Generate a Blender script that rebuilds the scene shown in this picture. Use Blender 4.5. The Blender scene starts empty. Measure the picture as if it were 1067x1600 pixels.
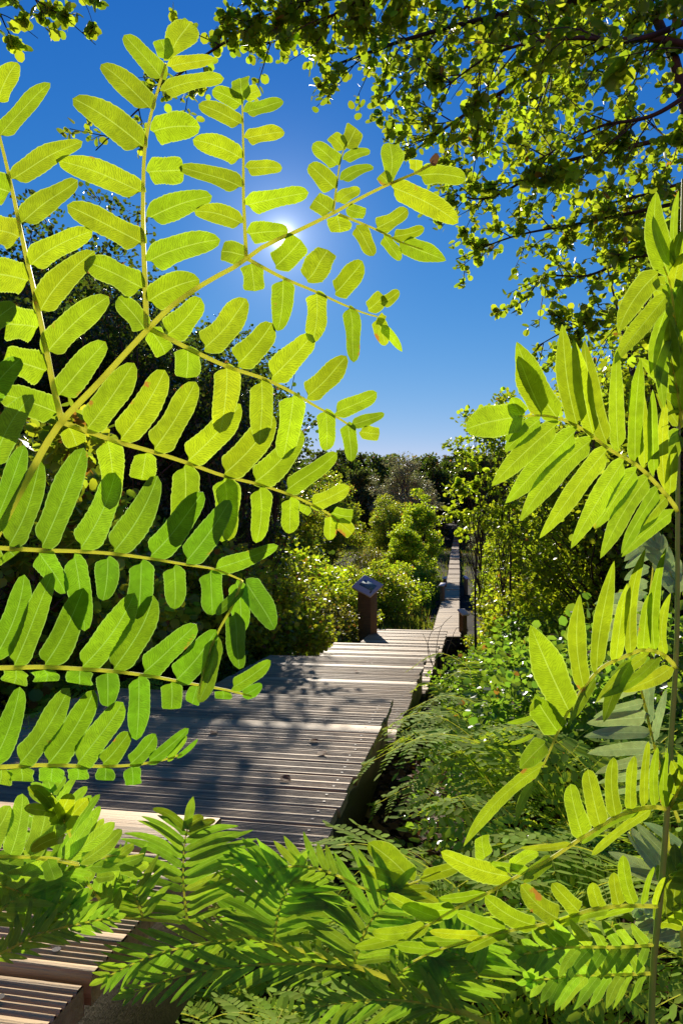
import bpy, math, random
import numpy as np
from mathutils import Vector, Matrix
R = math.radians
random.seed(7); rng = np.random.default_rng(7)
scn = bpy.context.scene; COL = scn.collection

# ---------------------------------------------------------------- camera, sky, sun
FP = 1066.7; EYE = 2.0; HX, HY = 533.5, 860.0        # focal length in photo pixels, eye height, foot of the level line
cam = bpy.data.objects.new('camera', bpy.data.cameras.new('camera')); COL.objects.link(cam)
cam.location = (0, 0, EYE); cam.rotation_euler = (R(90), 0, 0)
cam.data.sensor_fit = 'VERTICAL'; cam.data.sensor_height = 36; cam.data.sensor_width = 24
cam.data.lens = 24; cam.data.shift_y = 60/1600; cam.data.clip_start = 0.02; cam.data.clip_end = 2000
scn.camera = cam
SUN = Vector(((442-HX)/FP, 1, (HY-370)/FP)).normalized()
SUN_EL = math.asin(SUN.z); SUN_AZ = math.atan2(SUN.x, SUN.y)
w = bpy.data.worlds.new('World'); scn.world = w; w.use_nodes = True
nt = w.node_tree; nt.nodes.clear()
out = nt.nodes.new('ShaderNodeOutputWorld'); bg = nt.nodes.new('ShaderNodeBackground')
sky = nt.nodes.new('ShaderNodeTexSky'); sky.sky_type = 'NISHITA'; sky.sun_disc = False
sky.sun_elevation = SUN_EL; sky.sun_rotation = SUN_AZ; sky.air_density = 1.0; sky.dust_density = 0.0; sky.ozone_density = 4.0
gain = nt.nodes.new('ShaderNodeCombineXYZ'); sep = nt.nodes.new('ShaderNodeSeparateXYZ'); nt.links.new(sky.outputs[0], sep.inputs[0])
for ch, (amp_, pw) in enumerate(((3.7, 2.55), (.76, 1.25), (.67, .6))):          # a clear polarised blue, deeper overhead
    a_ = nt.nodes.new('ShaderNodeMath'); a_.operation = 'MULTIPLY'; a_.inputs[1].default_value = .1; nt.links.new(sep.outputs[ch], a_.inputs[0])
    b_ = nt.nodes.new('ShaderNodeMath'); b_.operation = 'POWER'; b_.inputs[1].default_value = pw; nt.links.new(a_.outputs[0], b_.inputs[0])
    c_ = nt.nodes.new('ShaderNodeMath'); c_.operation = 'MULTIPLY'; c_.inputs[1].default_value = 10*amp_; nt.links.new(b_.outputs[0], c_.inputs[0]); nt.links.new(c_.outputs[0], gain.inputs[ch])
# bright ring of air round the sun
tc = nt.nodes.new('ShaderNodeTexCoord'); dot = nt.nodes.new('ShaderNodeVectorMath'); dot.operation = 'DOT_PRODUCT'
nrm = nt.nodes.new('ShaderNodeVectorMath'); nrm.operation = 'NORMALIZE'
nt.links.new(tc.outputs['Generated'], nrm.inputs[0]); nt.links.new(nrm.outputs[0], dot.inputs[0]); dot.inputs[1].default_value = SUN
ac = nt.nodes.new('ShaderNodeMath'); ac.operation = 'ARCCOSINE'; nt.links.new(dot.outputs['Value'], ac.inputs[0])
def expo(scale, amp):
    m = nt.nodes.new('ShaderNodeMath'); m.operation = 'MULTIPLY'; m.inputs[1].default_value = -1/scale; nt.links.new(ac.outputs[0], m.inputs[0])
    e = nt.nodes.new('ShaderNodeMath'); e.operation = 'EXPONENT'; nt.links.new(m.outputs[0], e.inputs[0])
    a = nt.nodes.new('ShaderNodeMath'); a.operation = 'MULTIPLY'; a.inputs[1].default_value = amp; nt.links.new(e.outputs[0], a.inputs[0]); return a
e1 = expo(0.0055, 70.0); e2 = expo(0.045, 4.2)
ad = nt.nodes.new('ShaderNodeMath'); ad.operation = 'ADD'; nt.links.new(e1.outputs[0], ad.inputs[0]); nt.links.new(e2.outputs[0], ad.inputs[1])
add = nt.nodes.new('ShaderNodeVectorMath'); add.operation = 'ADD'; nt.links.new(gain.outputs[0], add.inputs[0]); nt.links.new(ad.outputs[0], add.inputs[1])
nt.links.new(add.outputs[0], bg.inputs[0]); bg.inputs[1].default_value = 0.1
nt.links.new(bg.outputs[0], out.inputs[0])
sl = bpy.data.lights.new('sun', 'SUN'); sl.energy = 5.0; sl.angle = R(0.53); sl.color = (1.0, 0.92, 0.78)
so = bpy.data.objects.new('sun', sl); COL.objects.link(so); so.rotation_euler = (-SUN).to_track_quat('-Z', 'Y').to_euler()
scn.view_settings.view_transform = 'Standard'; scn.view_settings.look = 'None'; scn.view_settings.exposure = 0.4; scn.view_settings.gamma = 1
cy = scn.cycles; cy.max_bounces = 7; cy.diffuse_bounces = 4; cy.glossy_bounces = 2; cy.transmission_bounces = 4
cy.sample_clamp_indirect = 4.0; cy.caustics_reflective = False; cy.caustics_refractive = False

# ---------------------------------------------------------------- helpers
def tag(o, label=None, cat=None, group=None, kind=None):
    if label: o['label'] = label
    if cat: o['category'] = cat
    if group: o['group'] = group
    if kind: o['kind'] = kind
    return o
def empty(name, loc=(0,0,0), rz=0):
    o = bpy.data.objects.new(name, None); COL.objects.link(o); o.location = loc; o.rotation_euler = (0,0,rz); o.empty_display_size = .05; return o
def link(name, me, mats, parent=None, smooth=True):
    for m in (mats if isinstance(mats, (list, tuple)) else [mats]): me.materials.append(m)
    if smooth: me.shade_smooth()
    o = bpy.data.objects.new(name, me); COL.objects.link(o)
    if parent: o.parent = parent
    return o
def npmesh(name, V, F, UV=None, midx=None):
    V = np.asarray(V, np.float32).reshape(-1,3); F = np.asarray(F, np.int32); k = F.shape[1]
    me = bpy.data.meshes.new(name); me.vertices.add(len(V)); me.vertices.foreach_set('co', V.ravel())
    me.loops.add(F.size); me.loops.foreach_set('vertex_index', F.ravel())
    me.polygons.add(len(F)); me.polygons.foreach_set('loop_start', np.arange(len(F), dtype=np.int32)*k)
    if midx is not None: me.polygons.foreach_set('material_index', np.asarray(midx, np.int32))
    me.update(calc_edges=True); me.validate()
    if UV is not None:
        l = me.uv_layers.new(name='UVMap'); l.data.foreach_set('uv', np.asarray(UV, np.float32)[F.ravel()].ravel())
    return me
class MB:                      # quads collector
    def __init__(s): s.V=[]; s.F=[]; s.n=0; s.UV=[]
    def add(s, V, F, UV=None):
        V = np.asarray(V, float).reshape(-1,3); s.V.append(V); s.F.append(np.asarray(F, int)+s.n); s.n += len(V)
        s.UV.append(np.zeros((len(V),2)) if UV is None else np.asarray(UV, float))
    def build(s, name, mats, parent=None, smooth=True, me_only=False):
        me = npmesh(name, np.vstack(s.V), np.vstack(s.F), np.vstack(s.UV))
        return me if me_only else link(name, me, mats, parent, smooth)
    def box(s, x0,x1,y0,y1,z0,z1):
        V=[(x0,y0,z0),(x1,y0,z0),(x1,y1,z0),(x0,y1,z0),(x0,y0,z1),(x1,y0,z1),(x1,y1,z1),(x0,y1,z1)]
        s.add(V, [(0,3,2,1),(4,5,6,7),(0,1,5,4),(1,2,6,5),(2,3,7,6),(3,0,4,7)])
    def tube(s, pts, rad, sides=6, cap=True):
        P = np.asarray(pts, float); n=len(P); rad = np.broadcast_to(np.asarray(rad, float), (n,))
        T = np.gradient(P, axis=0); T /= np.linalg.norm(T, axis=1)[:,None]+1e-12
        a = np.array([0,0,1.]) if abs(T[0][2])<.9 else np.array([1.,0,0]); N=[np.cross(T[0],a)]
        for i in range(1,n):
            v = N[-1]-T[i]*np.dot(N[-1],T[i]); N.append(v)
        N = np.array(N); N /= np.linalg.norm(N,axis=1)[:,None]+1e-12; B=np.cross(T,N)
        th = np.arange(sides)/sides*2*math.pi
        V = P[:,None,:]+rad[:,None,None]*(np.cos(th)[None,:,None]*N[:,None,:]+np.sin(th)[None,:,None]*B[:,None,:])
        V = V.reshape(-1,3); i=np.arange(n-1)[:,None]*sides; j=np.arange(sides)[None,:]; j2=(j+1)%sides
        F = np.stack([i+j,i+j2,i+sides+j2,i+sides+j],-1).reshape(-1,4)
        L = np.concatenate([[0],np.cumsum(np.linalg.norm(np.diff(P,axis=0),axis=1))])
        UV = np.stack([np.repeat(L,sides), np.tile(th/6.28,n)],1)
        s.add(V,F,UV)
def smoothline(pts, n=24):
    P=np.asarray(pts,float); m=len(P)
    if m==2: t=np.linspace(0,1,n)[:,None]; return P[0]*(1-t)+P[1]*t
    L=np.concatenate([[0],np.cumsum(np.linalg.norm(np.diff(P,axis=0),axis=1))]); L/=L[-1]
    t=np.linspace(0,1,n); M=np.gradient(P,L,axis=0,edge_order=1)
    k=np.clip(np.searchsorted(L,t,side='right')-1,0,m-2); h=(L[k+1]-L[k]); u=((t-L[k])/h)[:,None]; h=h[:,None]
    return ((2*u**3-3*u**2+1)*P[k]+(u**3-2*u**2+u)*h*M[k]+(-2*u**3+3*u**2)*P[k+1]+(u**3-u**2)*h*M[k+1])
def ray(px,py): return np.array([(px-HX)/FP, 1.0, (HY-py)/FP])
def at(px,py,d): return np.array([0,0,EYE])+ray(px,py)*d

# ---------------------------------------------------------------- materials
def newmat(name):
    m=bpy.data.materials.new(name); m.use_nodes=True; t=m.node_tree; t.nodes.clear()
    return m,t,t.nodes.new('ShaderNodeOutputMaterial')
def N(t,kind,**kw):
    n=t.nodes.new('ShaderNode'+kind)
    for k,v in kw.items():
        if k.startswith('i_'): n.inputs[int(k[2:])].default_value=v
        else: setattr(n,k,v)
    return n
def math_(t,op,a,b=None,c=None,clamp=False):
    n=t.nodes.new('ShaderNodeMath'); n.operation=op; n.use_clamp=clamp
    for i,v in enumerate((a,b,c)):
        if v is None: continue
        if isinstance(v,(int,float)): n.inputs[i].default_value=v
        else: t.links.new(v,n.inputs[i])
    return n.outputs[0]
def mixc(t,f,a,b,mode='MIX'):
    n=t.nodes.new('ShaderNodeMix'); n.data_type='RGBA'; n.blend_type=mode; n.clamp_factor=True
    for s,v in ((n.inputs[0],f),(n.inputs[6],a),(n.inputs[7],b)):
        if hasattr(v,'is_output') or isinstance(v,bpy.types.NodeSocket): t.links.new(v,s)
        elif isinstance(v,(int,float)): s.default_value=v
        else: s.default_value=(*v,1)
    return n.outputs[2]
def noise(t,scale,detail=3,vec=None,rough=.55):
    n=N(t,'TexNoise'); n.inputs['Scale'].default_value=scale; n.inputs['Detail'].default_value=detail; n.inputs['Roughness'].default_value=rough
    if vec is not None: t.links.new(vec,n.inputs['Vector'])
    return n
def leafmat(name, refl, trans, mixf=.5, rough=.42, hvar=.05, vvar=.5, dead=0.03, spec=.38, veins=False):
    m,t,o=newmat(name); L=t.links
    g=N(t,'NewGeometry'); rnd=g.outputs['Random Per Island']
    def vary(c):
        h=N(t,'HueSaturation'); h.inputs['Color'].default_value=(*c,1)
        L.new(math_(t,'MULTIPLY_ADD',rnd,hvar,.5-hvar/2),h.inputs['Hue'])
        r2=math_(t,'FRACT',math_(t,'MULTIPLY',rnd,37.31)); L.new(math_(t,'MULTIPLY_ADD',r2,vvar,1-vvar/2),h.inputs['Value']); return h.outputs[0]
    cr,ct=vary(refl),vary(trans)
    if dead>0:
        d=math_(t,'GREATER_THAN',math_(t,'FRACT',math_(t,'MULTIPLY',rnd,91.7)),1-dead)
        cr=mixc(t,d,cr,(.22,.11,.03)); ct=mixc(t,d,ct,(.5,.25,.03))
    p=N(t,'BsdfPrincipled'); L.new(cr,p.inputs['Base Color']); p.inputs['Roughness'].default_value=rough; p.inputs['Specular IOR Level'].default_value=spec
    tr=N(t,'BsdfTranslucent'); L.new(ct,tr.inputs[0]); mx=N(t,'MixShader'); mx.inputs[0].default_value=mixf
    L.new(p.outputs[0],mx.inputs[1]); L.new(tr.outputs[0],mx.inputs[2]); L.new(mx.outputs[0],o.inputs[0]); return m
def fernmat(name, refl, trans, mixf=.55, brown=.0, rough=.5, vein=1.0, spec=.3):
    # leaflets carry UV: u along (cm), v across -1..1
    m,t,o=newmat(name); L=t.links
    uv=N(t,'UVMap'); sp=N(t,'SeparateXYZ'); L.new(uv.outputs[0],sp.inputs[0]); u,v=sp.outputs[0],sp.outputs[1]
    av=math_(t,'ABSOLUTE',v); g=N(t,'NewGeometry'); rnd=g.outputs['Random Per Island']; tcn=N(t,'TexCoord')
    wob=noise(t,110,4,tcn.outputs['Object'])
    q=math_(t,'ADD',math_(t,'SUBTRACT',math_(t,'MULTIPLY',u,30.0),math_(t,'MULTIPLY',av,22.0)),math_(t,'MULTIPLY',wob.outputs['Fac'],34.0))
    s=math_(t,'SINE',q); lat=math_(t,'MULTIPLY',math_(t,'GREATER_THAN',s,.1),.8)
    lat=math_(t,'SMOOTH_MAX',0.0,s,.6)
    mid=math_(t,'SUBTRACT',1.0,math_(t,'SMOOTH_MIN',1.0,math_(t,'MULTIPLY',av,19.0),.3),None,True)
    edge=math_(t,'MULTIPLY',math_(t,'SUBTRACT',av,.9),9.0,None,True)
    mot=noise(t,25,4,tcn.outputs['Object']); big=noise(t,170,2,tcn.outputs['Object'])
    def col(c, li, dk, boost):
        h=N(t,'HueSaturation'); h.inputs['Color'].default_value=(*c,1)
        L.new(math_(t,'MULTIPLY_ADD',rnd,.045,.478),h.inputs['Hue'])
        r2=math_(t,'FRACT',math_(t,'MULTIPLY',rnd,53.7)); vv=math_(t,'MULTIPLY_ADD',r2,.42,.79)
        vv=math_(t,'MULTIPLY',vv,math_(t,'MULTIPLY_ADD',mot.outputs['Fac'],1.1,.45)); vv=math_(t,'MULTIPLY',vv,math_(t,'MULTIPLY_ADD',big.outputs['Fac'],.7,.65))
        L.new(vv,h.inputs['Value']); k=h.outputs[0]
        k=mixc(t,math_(t,'MULTIPLY',lat,.52*vein),k,dk); k=mixc(t,math_(t,'MULTIPLY',mid,.65*vein),k,li); k=mixc(t,math_(t,'MULTIPLY',edge,boost),k,li); return k
    lt=tuple(min(.95,x*1.35+.12) for x in trans); dk=tuple(x*.42 for x in trans); lr=tuple(min(.9,x*1.5+.06) for x in refl); dr=tuple(x*.6 for x in refl)
    cr=col(refl,lr,dr,.5); ct=col(trans,lt,dk,.65)
    if brown>0:
        b=noise(t,30,5,tcn.outputs['Object'],.6); f=math_(t,'MULTIPLY',math_(t,'SUBTRACT',math_(t,'ADD',b.outputs['Fac'],math_(t,'MULTIPLY',av,.09)),.765-brown),26.0,None,True)
        cr=mixc(t,f,cr,(.20,.08,.02)); ct=mixc(t,f,ct,(.50,.24,.03))
    bp=N(t,'Bump'); bp.inputs['Strength'].default_value=.25; bp.inputs['Distance'].default_value=.0006; L.new(math_(t,'ADD',lat,mid),bp.inputs['Height'])
    p=N(t,'BsdfPrincipled'); L.new(cr,p.inputs['Base Color']); p.inputs['Roughness'].default_value=rough; p.inputs['Specular IOR Level'].default_value=spec; L.new(bp.outputs[0],p.inputs['Normal'])
    tr=N(t,'BsdfTranslucent'); L.new(ct,tr.inputs[0]); mx=N(t,'MixShader'); mx.inputs[0].default_value=mixf
    L.new(p.outputs[0],mx.inputs[1]); L.new(tr.outputs[0],mx.inputs[2]); L.new(mx.outputs[0],o.inputs[0]); return m
def plain(name,c1,c2,scale=20,rough=.7,bump=.3,stretch=(1,1,1),trans=None,spec=.3,fine=None):
    m,t,o=newmat(name); L=t.links; tcn=N(t,'TexCoord'); mp=N(t,'Mapping'); mp.inputs['Scale'].default_value=stretch; L.new(tcn.outputs['Object'],mp.inputs[0])
    n=noise(t,scale,6,mp.outputs[0],.65); f=math_(t,'MULTIPLY_ADD',n.outputs['Fac'],2.4,-.7,True)
    c=mixc(t,f,c1,c2); p=N(t,'BsdfPrincipled'); L.new(c,p.inputs['Base Color']); p.inputs['Roughness'].default_value=rough; p.inputs['Specular IOR Level'].default_value=spec
    bp=N(t,'Bump'); bp.inputs['Strength'].default_value=bump; bp.inputs['Distance'].default_value=.01; L.new(n.outputs['Fac'],bp.inputs['Height']); L.new(bp.outputs[0],p.inputs['Normal'])
    if trans:
        tr=N(t,'BsdfTranslucent'); tr.inputs[0].default_value=(*trans,1); mx=N(t,'MixShader'); mx.inputs[0].default_value=.72
        L.new(p.outputs[0],mx.inputs[1]); L.new(tr.outputs[0],mx.inputs[2]); L.new(mx.outputs[0],o.inputs[0])
    else: L.new(p.outputs[0],o.inputs[0])
    return m
def woodmat(name,c1,c2,c3):
    m,t,o=newmat(name); L=t.links; tcn=N(t,'TexCoord'); mp=N(t,'Mapping'); mp.inputs['Scale'].default_value=(1.2,16,16); L.new(tcn.outputs['Object'],mp.inputs[0])
    g=N(t,'NewGeometry'); rnd=g.outputs['Random Per Island']
    off=N(t,'CombineXYZ'); L.new(math_(t,'MULTIPLY',rnd,40),off.inputs[0]); L.new(off.outputs[0],mp.inputs['Location'])
    n=noise(t,3.0,8,mp.outputs[0],.7); n2=noise(t,2.2,4,tcn.outputs['Object']); mp2=N(t,'Mapping'); mp2.inputs['Scale'].default_value=(3,120,120); L.new(tcn.outputs['Object'],mp2.inputs[0]); n3=noise(t,2.0,4,mp2.outputs[0],.6)
    c=mixc(t,math_(t,'MULTIPLY_ADD',n.outputs['Fac'],3,-1,True),c1,c2); c=mixc(t,math_(t,'MULTIPLY_ADD',n2.outputs['Fac'],2.2,-.9,True),c,c3)
    c=mixc(t,math_(t,'MULTIPLY_ADD',n3.outputs['Fac'],3.5,-2.1,True),c,tuple(x*.35 for x in c3))
    h=N(t,'HueSaturation'); L.new(c,h.inputs['Color']); L.new(math_(t,'MULTIPLY_ADD',rnd,.45,.78),h.inputs['Value'])
    p=N(t,'BsdfPrincipled'); L.new(h.outputs[0],p.inputs['Base Color']); p.inputs['Roughness'].default_value=.62; p.inputs['Specular IOR Level'].default_value=.35
    bp=N(t,'Bump'); bp.inputs['Strength'].default_value=.6; bp.inputs['Distance'].default_value=.004; L.new(math_(t,'ADD',n.outputs['Fac'],n3.outputs['Fac']),bp.inputs['Height']); L.new(bp.outputs[0],p.inputs['Normal'])
    L.new(p.outputs[0],o.inputs[0]); return m
M={}
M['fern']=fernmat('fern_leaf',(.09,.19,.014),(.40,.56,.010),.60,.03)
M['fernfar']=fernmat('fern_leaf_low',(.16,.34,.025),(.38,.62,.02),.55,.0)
M['ferndim']=fernmat('fern_leaf_painted_dim',(.07,.16,.014),(.22,.43,.010),.58,.02)  # weaker backlight of lower and shaded pinnae put into a deeper green
M['fernmid']=leafmat('fern_leaf_sunny',(.30,.44,.035),(.5,.68,.03),.45,.75,.03,.4,.01,.08)
M['fernpale']=fernmat('fern_leaf_pale',(.42,.52,.24),(.42,.58,.14),.42,.0,.4)
M['fernrib']=plain('fern_stalk',(.42,.48,.04),(.5,.52,.07),40,.45,.1,(1,1,1),(.95,.95,.25))
M['fernstem']=plain('fern_stem',(.28,.44,.04),(.38,.46,.06),30,.45,.1)
M['alder']=leafmat('alder_leaf',(.06,.12,.012),(.52,.66,.02),.58,.38,.04,.7,.008)
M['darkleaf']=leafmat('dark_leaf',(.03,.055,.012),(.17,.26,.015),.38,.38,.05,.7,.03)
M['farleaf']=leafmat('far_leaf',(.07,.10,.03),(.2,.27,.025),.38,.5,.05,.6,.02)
M['willow']=leafmat('grey_leaf',(.28,.29,.15),(.36,.38,.12),.35,.4,.03,.5,.02)
M['olive']=leafmat('olive_leaf',(.15,.16,.03),(.42,.42,.03),.4,.4,.06,.6,.08)
M['bright']=leafmat('bright_leaf',(.15,.24,.018),(.62,.78,.02),.58,.4,.05,.6,.03)
M['bush']=leafmat('bush_leaf',(.13,.20,.022),(.60,.70,.025),.52,.36,.06,.7,.06)
M['bramble']=leafmat('bramble_leaf',(.08,.15,.03),(.34,.56,.03),.48,.33,.04,.6,.02)
M['grass']=leafmat('grass_blade',(.10,.14,.02),(.36,.44,.03),.45,.45,.06,.6,.12)
M['deadleaf']=leafmat('dead_leaf',(.16,.075,.03),(.2,.1,.03),.25,.7,.03,.9,0,.2)
M['bark']=plain('bark',(.035,.028,.02),(.10,.085,.065),18,.85,.8,(4,4,1))
M['twig']=plain('twig_bark',(.03,.022,.016),(.07,.05,.035),30,.8,.3)
M['drybark']=plain('dry_twig',(.13,.08,.04),(.22,.15,.08),30,.8,.3)
M['wood']=woodmat('weathered_wood',(.60,.385,.165),(.22,.13,.05),(.41,.262,.11))
M['darkwood']=woodmat('dark_wood',(.045,.034,.019),(.018,.013,.008),(.028,.021,.012))  # far darker brown than the deck boards, for beams and bearers
M['postwood']=woodmat('post_wood',(.26,.145,.055),(.12,.066,.028),(.18,.10,.04))
M['capwood']=woodmat('cap_wood',(.80,.69,.63),(.60,.50,.45),(.72,.62,.56))
M['soil']=plain('soil',(.012,.008,.004),(.034,.023,.012),9,.95,.9,spec=.1)
def panelmat():
    m,t,o=newmat('sign_picture'); L=t.links; tcn=N(t,'TexCoord'); n=noise(t,28,4,tcn.outputs['Object']); n2=noise(t,55,2,tcn.outputs['Object'])
    c=mixc(t,math_(t,'MULTIPLY_ADD',n.outputs['Fac'],4,-1.6,True),(.13,.25,.20),(.08,.17,.30)); c=mixc(t,math_(t,'MULTIPLY_ADD',n2.outputs['Fac'],5,-2.6,True),c,(.5,.56,.5))
    p=N(t,'BsdfPrincipled'); L.new(c,p.inputs['Base Color']); p.inputs['Roughness'].default_value=.65; p.inputs['Specular IOR Level'].default_value=.2; L.new(p.outputs[0],o.inputs[0]); return m
M['picture']=panelmat()
M['screw']=plain('rusty_screw',(.03,.02,.015),(.07,.04,.025),60,.6,.1)

# ---------------------------------------------------------------- ground
TH=R(10.4); U=np.array([math.sin(TH),math.cos(TH)]); VV=np.array([math.cos(TH),-math.sin(TH)])
WK=[(11.6,1.50),(20,1.50),(30,1.06),(39,.30),(54,-.38),(64,-1.2),(75,-2.0)]     # distance, drop below the eye
WPX=[(11.6,697.5),(20,704.5),(30,709.5),(39,710.5),(54,711.5),(64,713),(75,714)]
def walkz(y): return EYE-np.interp(y,[a for a,_ in WK],[b for _,b in WK])
def walkx(y): return (np.interp(y,[a for a,_ in WPX],[b for _,b in WPX])-HX)/FP*y
def ground(x,y):
    x=np.asarray(x,float); y=np.asarray(y,float)
    base=np.interp(y,[-5,1.5,3,5,8,10.5,20,30,39,54,64,80,110,160],[1.25,1.12,.92,.68,.38,.2,.22,.62,1.35,2.0,2.85,4.3,7.6,9.0])
    s=np.clip((y-2)/8,0,1); bank=.35*np.clip((np.abs(x-(.3+.18*y))-2.2)/3,0,1)*s
    bump=.06*np.sin(x*2.1+y*.7)*np.cos(y*1.7-x*.6)+.03*np.sin(x*5.3+1)*np.sin(y*4.1)
    return base+bank*.7+bump*np.clip(1.0,0,1)
gx=np.concatenate([np.linspace(-140,-12,24),np.linspace(-11,11,120),np.linspace(12,140,24)]); gy=np.concatenate([np.linspace(-30,-2,8),np.linspace(-1.5,16,110),np.linspace(17,60,50),np.linspace(64,400,30)])
X,Y=np.meshgrid(gx,gy); Z=ground(X,Y); nx,ny=len(gx),len(gy)
i=np.arange(ny-1)[:,None]*nx+np.arange(nx-1)[None,:]; F=np.stack([i,i+1,i+nx+1,i+nx],-1).reshape(-1,4)
tag(link('ground',npmesh('ground',np.stack([X,Y,Z],-1),F),M['soil']),kind='structure')

# ---------------------------------------------------------------- boardwalk steps (local frame: x across to the right, y away)
def board_profile(y0,wd,top,grooved):
    ys=[0,0,.004]; zs=[-.03,-.004,0]
    if grooved:
        for g0,g1 in ((.10,.46),(.56,.92)):
            k=5; st=(g1-g0)*wd/k
            for j in range(k):
                a=g0*wd+j*st; ys+=[a,a+st*.22,a+st*.55,a+st*.78]; zs+=[0,-.0038,-.0038,0]
    ys+=[wd-.004,wd,wd]; zs+=[0,-.004,-.03]
    return [(y0+a,top+b) for a,b in zip(ys,zs)]
def add_board(mb,x0,x1,y0,wd,top,grooved,rr,slope=0.0):
    pr=board_profile(0,wd,0,grooved); n=len(pr); xs=[x0+rr.uniform(-.006,.006),x0*.6+x1*.4,x1+rr.uniform(-.008,.008)]
    tilt=rr.uniform(-.006,.003)+slope; dz=rr.uniform(-.0015,.0015); skew=rr.uniform(-.0015,.0015); V=[]
    for k,x in enumerate(xs):
        for (a,b) in pr: V.append((x,y0+a+skew*k,top+b+dz+tilt*(a-wd/2)))
    F=[]
    for k in range(2):
        for j in range(n-1): F.append((k*n+j,(k+1)*n+j,(k+1)*n+j+1,k*n+j+1))
        F.append((k*n+n-1,(k+1)*n+n-1,(k+1)*n,k*n))
    mb.add(V,F)
    for k,x in ((0,xs[0]),(2,xs[2])):           # end caps
        e=[(x,y0,top-.03+dz),(x,y0+wd,top-.03+dz),(x,y0+wd,top-.003+dz),(x,y0,top-.003+dz)]; mb.add(e,[(0,1,2,3)])
steps=empty('boardwalk_steps',(0,0,0),-TH); tag(steps,'weathered grey timber steps of wide grooved boards descending from the ferns','boardwalk steps')
def platform(y0,y1,x0,x1,drop,label=None,seed=1,sidedepth=.2,bw=.125):
    rr=random.Random(seed); top=EYE-drop; n=int(round((y1-y0)/(bw+.007))); st=(y1-y0)/n; mb=MB()
    for k in range(n): add_board(mb,x0,x1,y0+k*st,st-.011,top,(drop<1.2 and k%5!=1) or k%3==0,rr)
    o=mb.build('deck_boards',M['wood'],steps,smooth=False)
    if label: o['label']=label
    sc_=MB(); h_=.0045
    for k in range(n):
        for xx in (x0+.052,(x0+x1)/2,x1-.052):
            for yy in (.03,st-.045):
                cx_,cy_=xx+rr.uniform(-.006,.006),y0+k*st+yy; sc_.add([(cx_+h_*math.cos(q*math.pi/4),cy_+h_*math.sin(q*math.pi/4),top+.0022) for q in range(8)],[(0,1,2,3),(0,3,4,7),(4,5,6,7)])
    tag(sc_.build('screw_heads',M['screw'],o,smooth=False),kind='stuff')
    for xa,xb in ((x1-.075,x1-.03),(x0+.03,x0+.075)):
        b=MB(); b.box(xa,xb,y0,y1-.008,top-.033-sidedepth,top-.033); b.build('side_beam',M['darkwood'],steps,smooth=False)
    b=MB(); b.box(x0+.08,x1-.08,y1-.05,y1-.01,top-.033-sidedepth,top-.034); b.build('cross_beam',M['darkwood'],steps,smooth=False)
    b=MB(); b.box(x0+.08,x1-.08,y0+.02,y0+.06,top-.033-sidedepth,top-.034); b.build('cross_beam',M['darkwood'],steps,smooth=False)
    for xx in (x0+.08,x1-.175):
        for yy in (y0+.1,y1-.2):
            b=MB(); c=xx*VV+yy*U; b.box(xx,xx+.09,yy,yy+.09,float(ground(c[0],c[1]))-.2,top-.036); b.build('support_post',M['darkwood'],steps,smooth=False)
platform(-.6,.985,-1.9,-.354,.40,'top deck boards beside the camera',1)
platform(1.25,3.36,-1.9,-.354,.73,'long upper deck with dappled leaf shade',2,.26)
platform(3.37,6.0,-1.76,-.354,.95,None,3,.26)
platform(6.01,9.1,-1.76,-.354,1.25,None,4,.26)
platform(9.11,11.75,-1.56,-.33,1.36,'lowest deck where the signpost stands',5,.2)

walk=empty('narrow_boardwalk',(0,0,0)); tag(walk,'long narrow plank boardwalk running straight to the dark wood','boardwalk')
ye=[11.9,16.5,20.5,23.5,26,28.2,30.2,32.3,34.5,37,40,43.5,47,51,55,59,64,70]
for k in range(len(ye)-1):
    rr=random.Random(50+k); y0,y1=ye[k],ye[k+1]; mb=MB(); zt=float(walkz((y0+y1)/2)) if y0>20 else EYE-1.5
    sl_=0.8*float(walkz(y1)-walkz(y0))/(y1-y0) if y0>20 else 0.0; n=int((y1-y0)/.15); st=(y1-y0-.02)/n; W=.255
    for j in range(n):
        yy=y0+j*st; cx=float(walkx(yy)); add_board(mb,cx-W,cx+W,yy,st-.012,zt+sl_*(yy-(y0+y1)/2),False,rr,sl_)
    mb.build('deck_section',M['wood'],walk,smooth=False)
    b=MB()
    for sx in (-1,1):
        xa=float(walkx(y0))+sx*(W-.04); xb=float(walkx(y1))+sx*(W-.04); dzz=sl_*(y1-y0)/2; z0,z1=zt-.033-.18-abs(dzz),zt-.035-abs(dzz)
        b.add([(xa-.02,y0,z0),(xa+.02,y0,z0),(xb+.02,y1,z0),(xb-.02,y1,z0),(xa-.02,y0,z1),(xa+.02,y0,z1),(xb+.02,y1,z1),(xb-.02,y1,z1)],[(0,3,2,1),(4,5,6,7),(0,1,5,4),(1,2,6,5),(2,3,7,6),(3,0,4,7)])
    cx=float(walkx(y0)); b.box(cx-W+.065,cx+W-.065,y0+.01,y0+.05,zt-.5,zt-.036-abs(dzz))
    b.build('bearer',M['darkwood'],walk,smooth=False)

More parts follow.
